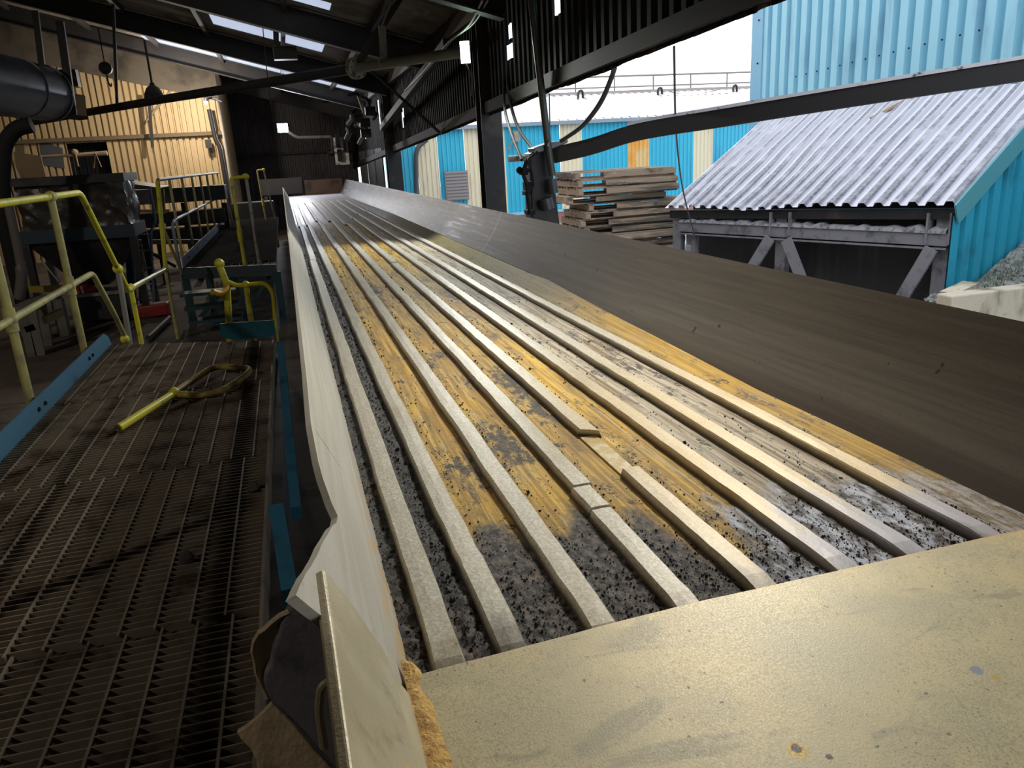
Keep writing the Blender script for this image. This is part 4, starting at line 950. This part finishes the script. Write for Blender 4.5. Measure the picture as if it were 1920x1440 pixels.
# lamps that give the light
def flood(name, c, label, sz, strength, aim, col):
    t_ = thing(name, tuple(c), label, 'floodlight', 'lit floodlights')
    aim = V(aim).normalized(); u_ = V((0, 0, 1)); sd = aim.cross(u_).normalized(); u_ = sd.cross(aim)
    R_ = Matrix((sd, aim, u_)).transposed()
    m = MB(); m.box(c - aim * .03, (sz[0] * 1.15, .05, sz[1] * 1.1), R_); m.build('housing', black, t_, bevel=.006)
    m = MB(); m.box(c, (sz[0], .012, sz[1]), R_); m.build('lens', EM(name + '_glow', col, strength), t_)
    return t_
cN = at_y(872, 98, 9.0); cF = at_y(530, 240, 26.0)
fN = flood('floodlight', cN, 'narrow lit floodlight at the end of the overhead pipe by the near column', (.1, .22), 38, (-.35, -1, -.1), (225, 255, 235))
fF = flood('floodlight', cF, 'brilliant lit floodlight on an arm before the dark back wall', (.3, .26), 60, (0, -1, -.25), (232, 236, 255))
m = MB(); m.tube(rnd([cN + V((0, 0, -.12)), cN + V((.06, 0, -.25)), cN + V((.05, .05, -.45))], .05), .008, 6); m.build('lamp_lead', paleh, fN); m = MB(); m.tube([cN + V((0, .03, 0)), pa], .02, 8); m.build('bracket', black, fN)
m = MB(); m.tube(rnd([cF + V((0, .1, 0)), at_y(556, 258, 26), at_y(622, 256, 26), at_y(624, 285, 27.2), V((at_y(624, 285, 27.2).x, 29.8, at_y(624, 285, 27.2).z))], .1), .045, 8); m.build('lamp_arm', pipem, fF, True)
# far right electrical clutter
t = thing('switch_panel', tuple(at_y(640, 285, 27)), 'white switch panel with black boxes near the far right corner', 'panel')
m = MB(); rectY(m, 624, 258, 656, 308, 27.4, .06); m.build('back_board', whitem, t)
for x0, y0, x1, y1 in ((628, 250, 638, 276), (642, 255, 650, 285), (632, 280, 642, 302)):
    m = MB(); rectY(m, x0, y0, x1, y1, 27.2, .18); m.build('switch_box', black, t, bevel=.01)
t = thing('pipe_manifold', tuple(at_y(685, 215, 20.5)), 'tangle of sooty pipes and valves high in the far right corner', 'pipework')
random.seed(3)
for i in range(9):
    x = random.uniform(650, 690); y = random.uniform(178, 250); x2 = x + random.uniform(-28, 28); y2 = y + random.uniform(-12, 34)
    m = MB(); m.tube(rnd([at_y(x, y, 19.6 + i * .08), at_y((x + x2) / 2 + 6, (y + y2) / 2 - 4, 19.5 + i * .08), at_y(min(x2, 700), y2, 19.7 + i * .08)], .1), random.uniform(.035, .07), 8); m.build('pipe_run', black if i % 3 else M('worn_pipe%d' % i, (96, 94, 96), .45, .3), t, True)
for i, (x, y) in enumerate(((668, 222), (684, 230), (694, 208), (686, 250))):
    m = MB(); c = at_y(x, y, 19.6); m.tube([c - V((.12, 0, 0)), c + V((.12, 0, 0))], .1, 12); m.build('valve_body', black, t, True)
m = MB(); m.tube([at_y(672, 180, 20.2), at_y(683, 212, 20.2)], .04, 8); m.build('valve_lever', rail_grey, t, True)

# ------------------------------------------------------------------ right side: hydraulic post, beam, cables
t = thing('hydraulic_post', (2.5, 7.55, 0), 'black post with valves and hoses standing just past the near column', 'post')
pts_ = [at_y(x, y, 7.5) for x, y in ((993, 288), (1028, 272), (1034, 300), (1050, 420), (998, 420))]
low = [V((pts_[4].x - .05, 7.5, 0)), V((pts_[3].x + .18, 7.5, 0))]
m = MB(); m.poly([pts_[0], pts_[1], pts_[2], pts_[3], low[1], low[0], pts_[4]], (0, .22, 0)); m.build('body', black, t, bevel=.015)
m = MB(); m.poly([at_y(x, y, 7.42) for x, y in ((1000, 278), (1035, 266), (1066, 262), (1064, 268), (1034, 280), (1004, 288))], (0, .2, 0)); m.build('top_cap', M('grey_cap', (84, 86, 92), .4, .3), t, bevel=.008)
for (x, y, w, h) in ((985, 322, 12, 12), (993, 350, 14, 18), (990, 362, 10, 8), (997, 398, 16, 8)):
    m = MB(); rectY(m, x - w / 2, y - h / 2, x + w / 2, y + h / 2, 7.46, .12); m.build('valve_block', hosem, t, bevel=.008)
m = MB(); m.tube([at_y(974, 319, 7.5), at_y(994, 319, 7.5)], .022, 8); m.ball(at_y(974, 319, 7.5), .035); m.build('valve_handle', hosem, t, True)
m = MB(); m.tube(rnd([at_y(988, 300, 7.46), at_y(980, 326, 7.4), at_y(988, 345, 7.4), at_y(990, 370, 7.42), at_y(994, 400, 7.42)], .1), .02, 8); m.tube(rnd([at_y(1000, 290, 7.42), at_y(988, 300, 7.36), at_y(998, 322, 7.36), at_y(1000, 350, 7.4)], .1), .012, 8); m.build('hose', hosem, t, True)
m = MB(); m.tube([at_y(953, 298, 7.54), at_y(985, 296, 7.54)], .03, 8); m.build('side_pipe', rail_grey, t, True)
m = MB(); m.tube([at_y(1022, 372, 7.44), at_y(1027, 392, 7.44)], .07, 12); m.tube([at_y(1034, 335, 7.42), at_y(1038, 362, 7.42)], .05, 12); m.build('cylinder', M('grey_cylinder', (70, 70, 74), .4, .3), t, True)
m = MB(); m.tube([at_y(990, -60, 7.4), at_y(1012, 140, 7.4), at_y(1029, 284, 7.4), at_y(1036, 330, 7.38)], .036, 10); tag(m.build('lift_rod', M('worn_rod', (74, 74, 70), .4, .4), None, True), 'long dark steel rod rising from the hydraulic post to the roof', 'rod')
def cable(name, pts, r, lab, Y=9.5, mat=hosem, cat='cable', rr=.3):
    p0_ = at_x(pts[0][0], pts[0][1], 2.615); ya = p0_.y; n_ = len(pts) - 1
    m = MB(); m.tube(rnd([p0_] + [at_y(x, y, ya + (Y - ya) * min(1, (i + 1) / n_)) for i, (x, y) in enumerate(pts[1:])], rr, 6), r, 8); return tag(m.build(name, mat, None, True), lab, cat)
cable('hose_line', [(1152, 128), (1148, 142), (1128, 192), (1094, 236), (1052, 264)], .022, 'grey hose swooping from the cladding edge to the hydraulic post', 7.3, paleh, 'hose', .8)
cable('hose_line', [(950, 120), (955, 190), (972, 245), (1002, 282), (1006, 286)], .018, 'dark hose hanging from the cladding to the post top', 7.35, hosem, 'hose', .8)
cable('hose_line', [(946, 140), (944, 200), (958, 250), (978, 300)], .016, 'dark hose hanging closest to the near column', 7.4, hosem, 'hose', .8)
cable('thin_cable', [(1030, 176), (1031, 240), (1028, 275)], .006, 'hair-thin cable dropping beside the steel rod', 7.3, paleh)
cable('thin_cable', [(1264, 88), (1265, 160), (1266, 220), (1271, 290), (1280, 360), (1310, 470)], .009, 'thin wavy cable hanging before the striped building', 9.9, M('dark_thin_cable', (70, 70, 72), .5), 'cable', .6)
# bent beam
bp = [at_y(1036, 290, 7.55), at_y(1110, 274, 7.35), at_y(1180, 249, 7.15), at_y(1250, 236, 6.95), at_y(1330, 224, 6.7), at_y(1600, 180, 5.85), at_y(1920, 130, 5.0)]
bp.append(bp[-1] + (bp[-1] - bp[-2]) * 2.2)
t = thing('bent_beam', tuple(bp[0]), 'long bent black steel beam running from the hydraulic post to the right edge', 'beam')
def strip(mb, pts, w, z0, z1):
    prof = [(-w / 2, z0), (w / 2, z0), (w / 2, z1), (-w / 2, z1)]; vs = []
    for i, p in enumerate(pts):
        d = (pts[min(i + 1, len(pts) - 1)] - pts[max(i - 1, 0)]); d.z = 0; d.normalize(); sd = V((d.y, -d.x, 0))
        vs += [p + sd * a + V((0, 0, h)) for a, h in prof]
    mb.add(vs, [(4 * i + k, 4 * i + (k + 1) % 4, 4 * i + 4 + (k + 1) % 4, 4 * i + 4 + k) for i in range(len(pts) - 1) for k in range(4)] + [(0, 1, 2, 3), tuple(4 * (len(pts) - 1) + k for k in (3, 2, 1, 0))])
bp2 = rnd(bp, .5, 4)
m = MB(); strip(m, bp2, .12, -.085, .07); m.build('web', M('black_beam_paint', (34, 33, 35), .5), t)
m = MB(); strip(m, bp2[8:], .15, .07, .098); m.build('top_flange', M('pale_top_flange', (190, 190, 198), .8, 0, [((70, 70, 76), 10, .6, .7)]), t)['label'] = 'pale top flange'  # pale strip with dark specks along the beam top

# ------------------------------------------------------------------ lean-to shed
eL = V((5.59, 11, 1.26)); eR = V((7.026, 7, 1.388)); hh = V((.941, .338, .54)); ee = (eR - eL).normalized(); LEN = (eR - eL).length
t = thing('lean_to_shed', (6.6, 9, 0), 'lean-to shed with ribbed pale metal roof and turquoise side at the right', 'shed')
m = MB(); pr = trap(LEN + .08, .205, .05, .5, .14)
def dent(p, a, v):
    k = math.exp(-((a - 1.55) / .5) ** 2) * math.exp(-((v - .25) / .3) ** 2)
    return p + V((0, 0, -.09 * k + .012 * noise.noise(V((a * 2, v * 6, 1)))))
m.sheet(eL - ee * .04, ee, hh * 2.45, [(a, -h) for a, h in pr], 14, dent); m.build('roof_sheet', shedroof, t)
m = MB(); u_ = hh.normalized(); n_ = ee.cross(u_)
m.bar(eR + ee * .03 - V((0, 0, .1)), eR + ee * .03 + hh * 2.45 - V((0, 0, .1)), .02, .24); m.build('bargeboard', barge, t)
hz = V((hh.x, hh.y, 0))
m = MB(); pr = trap(2.4, .3, .07, .66, .07); vs = []
hn = hz.normalized()
for a, h in pr:
    p = eR + hn * a + ee * (.0 + h) ; zt_ = eR.z + a * .54 - .12
    vs += [V((p.x, p.y, .1)), V((p.x, p.y, zt_))]
m.add(vs, [(2 * i, 2 * i + 1, 2 * i + 3, 2 * i + 2) for i in range(len(vs) // 2 - 1)]); m.build('side_cladding', tealside, t)
m = MB(); m.bar(eL - V((0, 0, .1)) + hz * .12, eR - V((0, 0, .1)) + hz * .12, .1, .12); m.build('eave_beam', black, t)
def E_(s_, z, back=.12): p = eL.lerp(eR, s_) + hz * back; return V((p.x, p.y, z))
for s_, nm in ((.025, 0), (.09, 1), (.465, 0), (.965, 1)):
    m = MB(); m.bar(E_(s_, 0, .16), E_(s_, 1.2 + .12 * s_, .16), .16, .1, up=(hz.x, hz.y, 0)); m.build('post', greysteel, t)
m = MB(); a = E_(.04, .98, .14); b_ = E_(.985, 1.0, .14); m.bar(a, b_, .16, .14); m.bar(a + V((0, 0, -.1)), b_ + V((0, 0, -.1)), .2, .02); m.build('dust_beam', greysteel, t)
for s_ in (.435, .505, .93, .99):
    m = MB(); m.bar(E_(s_, .95, .1), E_(s_, 1.2 + .1 * s_, .1), .02, .14, up=tuple(hz)); m.build('stiffener', greysteel, t)
for s0, s1 in ((.44, .33), (.5, .60), (.95, .87)):
    m = MB(); m.bar(E_(s0, .9, .02), E_(s1, .15, -.02), .15, .04, up=(hz.x, hz.y, 0)); m.build('brace', greysteel, t)
m = MB(); m.bar(E_(.105, .72, .0), E_(.085, .2, .0), .07, .05); m.build('brace', M('pale_brace', (142, 142, 148), .6, .1), t)
m = MB(); m.poly([E_(0.02, .05, .5), E_(.99, .05, .5), E_(.99, 1.4, .5), E_(.02, 1.3, .5)], hz * .03); m.build('back_panel', darkpanel, t)
# ash piled on the dust beam
m = MB(); N = 120; vs = []
for i in range(N + 1):
    s_ = .05 + .93 * i / N; hgt = .03 + .035 * abs(noise.noise(V((s_ * 14, 2, 0)))) + .02 * noise.noise(V((s_ * 44, 7, 0)))
    for k in range(7):
        a_ = math.pi * k / 6; p = E_(s_, 1.05 + .02 * s_, .15 - .11 * math.cos(a_)); vs.append(p + V((0, 0, max(.0, hgt * math.sin(a_) * 1.6))))
m.add(vs, [(i * 7 + k, i * 7 + k + 1, i * 7 + 8 + k, i * 7 + 7 + k) for i in range(N) for k in range(6)]); tag(m.build('ash_heap', ashm, None, True), 'ridge of grey ash lying along the shed cross beam', 'ash', kind='stuff')
# stick on roof
def RF(s_, k, up_=.05): return eL.lerp(eR, s_) + hh * k + V((0, 0, up_))
def roof_at(x, y, up_=.04): nrm = ee.cross(hh); return at_pl(x, y, eL + V((0, 0, up_)), nrm)
m = MB(); m.bar(roof_at(1632, 222), roof_at(1712, 180), .05, .035); tag(m.build('wooden_stick', stickm), 'weathered wooden stick lying on the shed roof under the beam', 'stick')
m = MB(); m.poly([roof_at(1668, 292), roof_at(1706, 254), roof_at(1735, 228), roof_at(1703, 260)], (0, 0, .02)); tag(m.build('lap_crease', M('dark_crease', (96, 92, 96), .5)), 'thin dark sliver shaped as a strip along a shed roof rib', 'crease')  # dark strip added to show the lap crease of the roof sheet

# ------------------------------------------------------------------ tall blue building behind the shed
b0 = V((10.17, 16, 0)); bu = V((9.65 - 10.17, 8.8 - 16, 0)).normalized(); bn = V((-bu.y, bu.x, 0))
if bn.x > 0: bn = -bn
t = thing('blue_warehouse', (10.2, 8, 0), 'tall pale blue ribbed warehouse wall at the upper right', 'building')
m = MB(); pr = trap(17.5, .359, .11, .6, .07); vs = []
for a, h in pr:
    p = b0 + bu * (a + .42) - bn * (-h); p = b0 + bu * (a + .42) + bn * h
    vs += [V((p.x, p.y, 0)), V((p.x, p.y, 9))]
m.add(vs, [(2 * i, 2 * i + 1, 2 * i + 3, 2 * i + 2) for i in range(len(vs) // 2 - 1)]); m.build('wall_sheet', skyblue, t)
m = MB(); c = b0 + bu * .2; m.add([b0 + bn * .03, b0 + bu * .44 + bn * .03, b0 + bu * .44 + bn * .03 + V((0, 0, 9)), b0 + bn * .03 + V((0, 0, 9)), b0 + V((6, .2, 0)), b0 + V((6, .2, 9))], [(0, 1, 2, 3), (0, 4, 5, 3)]); m.build('corner_flashing', skyblue_flash, t)
for k in range(14):
    p = b0 + bu * (.42 + .359 * (k + .2) + 1.3); m = MB(); m.ball(V((p.x, p.y, 3.34 + (.012 * k))) + bn * .012, .016, 6, 4); m.build('bolt', hosem, t)
for z in (2.9, 3.75, 4.6):
    m = MB(); m.ball(b0 + bu * .3 + bn * .04 + V((0, 0, z)), .02, 6, 4); m.build('bolt', hosem, t)

# ------------------------------------------------------------------ striped building across the yard
t = thing('striped_building', (10, 24, 0), 'low blue and cream striped corrugated building across the yard', 'building')
SB = 24.0
xsb = [3.0] + [at_y(x, 300, SB).x for x in (782, 822, 872, 914, 948, 1051, 1092, 1178, 1217, 1300, 1336, 1420)] + [24]
mats = [bluec, creamc, bluec, creamc, creamc, bluec, creamc, bluec, orangec, bluec, creamc, bluec, bluec]
for a, b_, mt in zip(xsb[:-1], xsb[1:], mats):
    m = MB(); vs = []
    for q, h in trap(b_ - a, .14, .03, .5, .14):
        vs += [V((a + q, SB - h, .37)), V((a + q, SB - h, 2.97))]
    m.add(vs, [(2 * i, 2 * i + 1, 2 * i + 3, 2 * i + 2) for i in range(len(vs) // 2 - 1)])
    o = m.build('cladding_panel', mt, t)
    o['label'] = 'blue panel' if mt is bluec else ('orange-stained panel' if mt is orangec else 'cream panel')
m = MB(); m.b(3, 24, SB - .1, SB - .02, .3, .38); m.build('sill_strip', M('pale_blue_sill', (150, 200, 220), .5), t)
m = MB(); m.b(3, 24, SB - .06, SB + .2, -.02, .32); m.build('brick_plinth', brick, t)
m = MB(); m.b(2.8, 24, SB - .16, SB - .0, 2.95, 3.06); m.build('gutter', M('grey_gutter', (150, 160, 172), .4, .2), t)
m = MB(); vs = []
for q, h in trap(21.4, .3, .05): vs += [V((2.8 + q, SB - .1, 3.05 - h)), V((2.8 + q, 29.0, 4.1 - h)), V((2.8 + q, 44, 4.3 - h))]
m.add(vs, [(3 * i + k, 3 * i + 1 + k, 3 * i + 4 + k, 3 * i + 3 + k) for i in range(len(vs) // 3 - 1) for k in (0, 1)]); m.build('roof_sheet', M('bright_wet_roof', (214, 212, 214), .5, 0, [((196, 178, 174), 2.2, .55, .75)]), t)
p0 = at_y(833, 322, SB - .08); p1 = at_y(880, 374, SB - .08); m = MB()
m.b(p0.x, p1.x, SB - .1, SB - .05, p1.z, p0.z)
for k in range(9): m.b(p0.x + .03, p1.x - .03, SB - .125, SB - .1, p1.z + (k + .3) * (p0.z - p1.z) / 9, p1.z + (k + .85) * (p0.z - p1.z) / 9)
m.build('louvre_panel', louvrem, t)
m = MB(); m.tube(rnd([at_y(800, 262, SB - .2), at_y(784, 275, SB - .2), at_y(780, 290, SB - .2), at_y(781, 380, SB - .2)], .1), .07, 8); m.build('downpipe', M('dark_downpipe', (80, 82, 88), .5), t, True)
m = MB(); m.box(at_y(968, 256, SB - .2), (.18, .2, .3)); m.bar(at_y(953, 280, SB - .15), at_y(965, 258, SB - .15), .05, .05); m.build('wall_lamp', rail_grey, t)
m = MB(); m.b(8.55, 9.2, SB - .5, SB - .1, -.02, .22); tag(m.build('concrete_block', concm), 'grey concrete block at the foot of the brick plinth', 'block')
# roof guard rail
t = thing('roof_guard_rail', (11, 29, 4.1), 'thin grey guard rail with hooked feet on the striped building roof', 'railing')
gy = 29.05; gr = M('grey_guard_rail', (120, 116, 114), .5)
def GR(x, y): return at_y(x, y, gy)
xl = GR(990, 200).x; xr_ = 26
zt_ = GR(1250, 140).z; zm_ = GR(1250, 160).z
m = MB(); m.tube([(xl, gy, zt_), (xr_, gy, zt_)], .035, 8); m.build('top_rail', gr, t, True)
m = MB(); m.tube([(xl, gy, zm_), (xr_, gy, zm_)], .028, 8); m.build('mid_rail', gr, t, True)
m = MB(); m.b(xl, xr_, gy - .03, gy + .03, 4.1, 4.24); m.build('kick_board', M('taupe_board', (150, 140, 138), .6), t)
for i, x in enumerate((1013, 1079, 1152, 1225, 1295, 1363, 1432, 1500)):
    X = GR(x, 160).x; m = MB(); m.tube([(X, gy, zt_), (X, gy, 4.06)], .03, 8); p = m.build('post', gr, t, True)
    if i in (1, 3, 5):
        m = MB(); m.tube(rnd([V((X - .25, gy - .9, 3.92)), V((X - .2, gy - .8, 4.2)), V((X, gy - .7, 4.25)), V((X, gy - .75, 3.95))], .15), .045, 8); m.b(X - .35, X + .15, gy - 1.0, gy - .65, 3.88, 3.93); m.build('hooked_foot', black, p, True)
m = MB(); m.tube(sag(V((GR(1240, 200).x, gy - 1.1, 3.9)), V((GR(1340, 200).x, gy - 1.1, 3.92)), .0) , .012, 6); m.tube(sag(V((GR(1240, 185).x, gy - .6, 4.1)), V((GR(1330, 185).x, gy - .6, 4.1)), .12), .012, 6); tag(m.build('roof_cable', M('reddish_cable', (120, 80, 80), .5)), 'loose cable snaking on the striped building roof', 'cable')

# ------------------------------------------------------------------ pallets
PB = at_y(1090, 445, 14.2); PW = at_y(1270, 313, 14.2).x - at_y(1082, 325, 14.2).x
def pallet(loc, rz, label):
    t_ = thing('timber_pallet', loc, label, 'pallet', 'stacked timber pallets'); t_.rotation_euler = (0, 0, rz)
    W_, D_, H_ = PW, 1.2, .148
    def part(name, boxes):
        m = MB()
        for bx in boxes: m.b(*bx)
        o = m.build(name, woodm, None); o.parent = t_; return o
    for k in range(7):
        y0 = k * (D_ - .1) / 6; part('deck_board', [(0, W_, y0 + .05, y0 + .14, H_ - .022, H_)])
    for k, x in enumerate((.0, W_ / 2 - .05, W_ - .1)): part('stringer', [(x, x + .1, .0, D_, .022, H_ - .025)])
    part('side_board', [(.27 * W_, W_, -.03, 0, .03, H_ - .022)])
    for y0 in (0, D_ / 2 - .05, D_ - .1): part('base_board', [(0, W_, y0 + .05, y0 + .14, 0, .022)])
    return t_
def dup_pallet(src, loc, rz, label):
    r = src.copy(); COL.objects.link(r); r.location = loc; r.rotation_euler = (0, 0, rz); r['label'] = label
    for ch in list(src.children):
        c = ch.copy(); COL.objects.link(c); c.parent = r
    return r
names = ['bottom', 'second from the bottom', 'third from the bottom', 'fourth from the bottom', 'fifth from the bottom', 'sixth from the bottom', 'seventh from the bottom', 'eighth from the bottom', 'fourth from the top', 'third from the top', 'second from the top', 'topmost']
ph = .149; x_base = at_y(1082, 325, 14.2).x; ztop = at_y(1175, 318, 14.2).z
NP = 12; z0 = -.02
ph = (ztop - z0) / NP
offs = [.2, .15, .22, .12, .15, .08, .16, .24, -.16, .02, .03, 0]
first = None
for i in range(NP):
    lab = 'weathered timber pallet ' + names[i] + ' in the yard stack'
    loc = (x_base + offs[i], 14.2 + .04 * ((i * 7) % 3), z0 + i * ph); rz = math.radians([-2, 1, 0, -1, 2, -1.5, 1, -2, 3, -.5, .5, 0][i])
    if first is None: first = pallet(loc, rz, lab)
    else: dup_pallet(first, loc, rz, lab)

# ------------------------------------------------------------------ concrete retaining wall and rubble at the right edge
cY = 6.3
a = at_y(1786, 545, cY)
m = MB(); m.b(a.x, 14, cY, cY + .2, -.02, at_y(1850, 548, cY).z); tag(m.build('retaining_wall', concm, None, bevel=.015), 'low stained concrete wall at the right edge below the shed side', 'wall')
k1 = at_pl(1806, 545, eR, ee); k2 = at_pl(1915, 446, eR, ee)
def rub_back(x): return 6.93 + .36 * (x - 7.03)
def rub_z(x, v):
    zb_ = k1.z + (k2.z - k1.z) * (x - k1.x) / (k2.x - k1.x); zb_ = min(max(zb_, .45), 1.5)
    return .42 + (zb_ - .42) * v + .07 * noise.fractal(V((x * 3, v * 3, 0)), .8, 2, 5) * min(1, v * 5)
m = MB(); N = 40; vs = []
xr0 = a.x + .05
for j in range(N + 1):
    for i in range(N + 1):
        x = xr0 + 2.2 * i / N; v = j / N; vs.append((x, (cY + .22) + (max(rub_back(x), cY + .26) - cY - .22) * v, rub_z(x, v)))
m.add(vs, [(j * (N + 1) + i, j * (N + 1) + i + 1, (j + 1) * (N + 1) + i + 1, (j + 1) * (N + 1) + i) for j in range(N) for i in range(N)])
random.seed(5)
def rpt():
    x = xr0 + .05 + random.random() * 2.1; v = random.random() * .93; return V((x, cY + .2 + (max(rub_back(x), cY + .25) - cY - .2) * v, rub_z(x, v)))
for k in range(260): lump(m, rpt(), random.uniform(.012, .04))
tag(m.build('rubble_heap', rubblem), 'heap of grey rubble behind the concrete wall at the right edge', 'rubble', kind='stuff')
m = MB()
for k in range(700):
    p = rpt()
    if noise.noise(V((p.x * 2.2, p.y * 2.2, 3))) < -.05: continue
    an = random.random() * 6.28; d = V((math.cos(an), math.sin(an), 0)); q = p + d * random.uniform(.02, .08) + V((0, 0, random.uniform(.04, .1))); s_ = V((-d.y, d.x, 0)) * .005
    m.add([p - s_, p + s_, q], [(0, 1, 2)])
tag(m.build('weed_patch', weedm), 'patch of thin weeds growing on the grey rubble', 'weeds', kind='stuff')
q = V((a.x + .25, cY + .3, .5)); m = MB(); m.bar(q, q + V((.45, .15, .05)), .18, .05); tag(m.build('flat_slab', concm), 'flat broken slab lying on the rubble by the turquoise cladding', 'slab')

# ------------------------------------------------------------------ light
w = bpy.data.worlds.new('sky'); S.world = w; w.use_nodes = True; nt = w.node_tree; nt.nodes.clear()
wo = nt.nodes.new('ShaderNodeOutputWorld'); bg = nt.nodes.new('ShaderNodeBackground'); bg.inputs[0].default_value = (.93, .96, 1, 1); bg.inputs[1].default_value = 2.2
nt.links.new(bg.outputs[0], wo.inputs[0])
def lamp(kind, name, loc, energy, col, aim=None, **kw):
    l = bpy.data.lights.new(name, kind); l.energy = energy; l.color = col
    for k, v in kw.items(): setattr(l, k, v)
    o = bpy.data.objects.new(name, l); COL.objects.link(o); o.location = loc
    if aim is not None: o.rotation_euler = (V(aim) - V(loc)).to_track_quat('-Z', 'Y').to_euler()
    return o
lamp('SPOT', 'far_flood_light', cF + V((0, -.15, 0)), 430, (.9, .93, 1), (0.4, 12, .5), spot_size=2.4, spot_blend=.6, shadow_soft_size=.12)
lamp('SPOT', 'near_flood_light', cN + V((-.05, -.12, 0)), 320, (.97, 1, .95), (0.5, 6.6, 1.2), spot_size=2.0, spot_blend=.55, shadow_soft_size=.1)
lamp('POINT', 'bracket_lamp_light', at_y(386, 192, 22.6) + V((-.35, -.7, .0)), 260, (1, .9, .74), shadow_soft_size=.06)
lamp('POINT', 'bell_lamp_light', at_y(290, 186, 20.5) + V((0, 0, -.12)), 70, (1, .9, .74), shadow_soft_size=.08)
lamp('SPOT', 'left_fill_light', (-6.6, 5.0, 5.6), 420, (1, .9, .76), (-3.2, 11.5, .6), spot_size=1.25, spot_blend=.6, shadow_soft_size=.12)  # unseen lamp added to brighten the left floor
lamp('SPOT', 'roof_flood_light', (-4.7, -.1, 5.0), 260, (1, .9, .77), (-1.5, 3.6, .9), spot_size=1.15, spot_blend=.45, shadow_soft_size=.06)
tl_ = thing('eave_floodlight', (2.32, 3.6, 3.3), 'floodlight fixed under the eave above the near end of the conveyor', 'floodlight')
m = MB(); m.box((2.34, 3.66, 3.36), (.34, .3, .05), (V((.7, 1.2, 1.3)) - V((2.32, 3.6, 3.3))).to_track_quat('-Z', 'Y').to_matrix()); m.build('housing', black, tl_)
m = MB(); m.bar((2.34, 3.66, 3.36), (2.34, 3.66, 3.9), .04, .04); m.build('hanger', black, tl_)
lamp('AREA', 'eave_flood_light', (2.3, 3.58, 3.26), 88, (1, .96, .87), (.6, 1.3, 1.3), shape='SQUARE', size=.3)
S.view_settings.view_transform = 'Standard'; S.view_settings.look = 'None'; S.view_settings.gamma = 1; S.view_settings.use_curve_mapping = False
S.view_settings.exposure = 0
S.cycles.max_bounces = 8; S.cycles.use_denoising = True
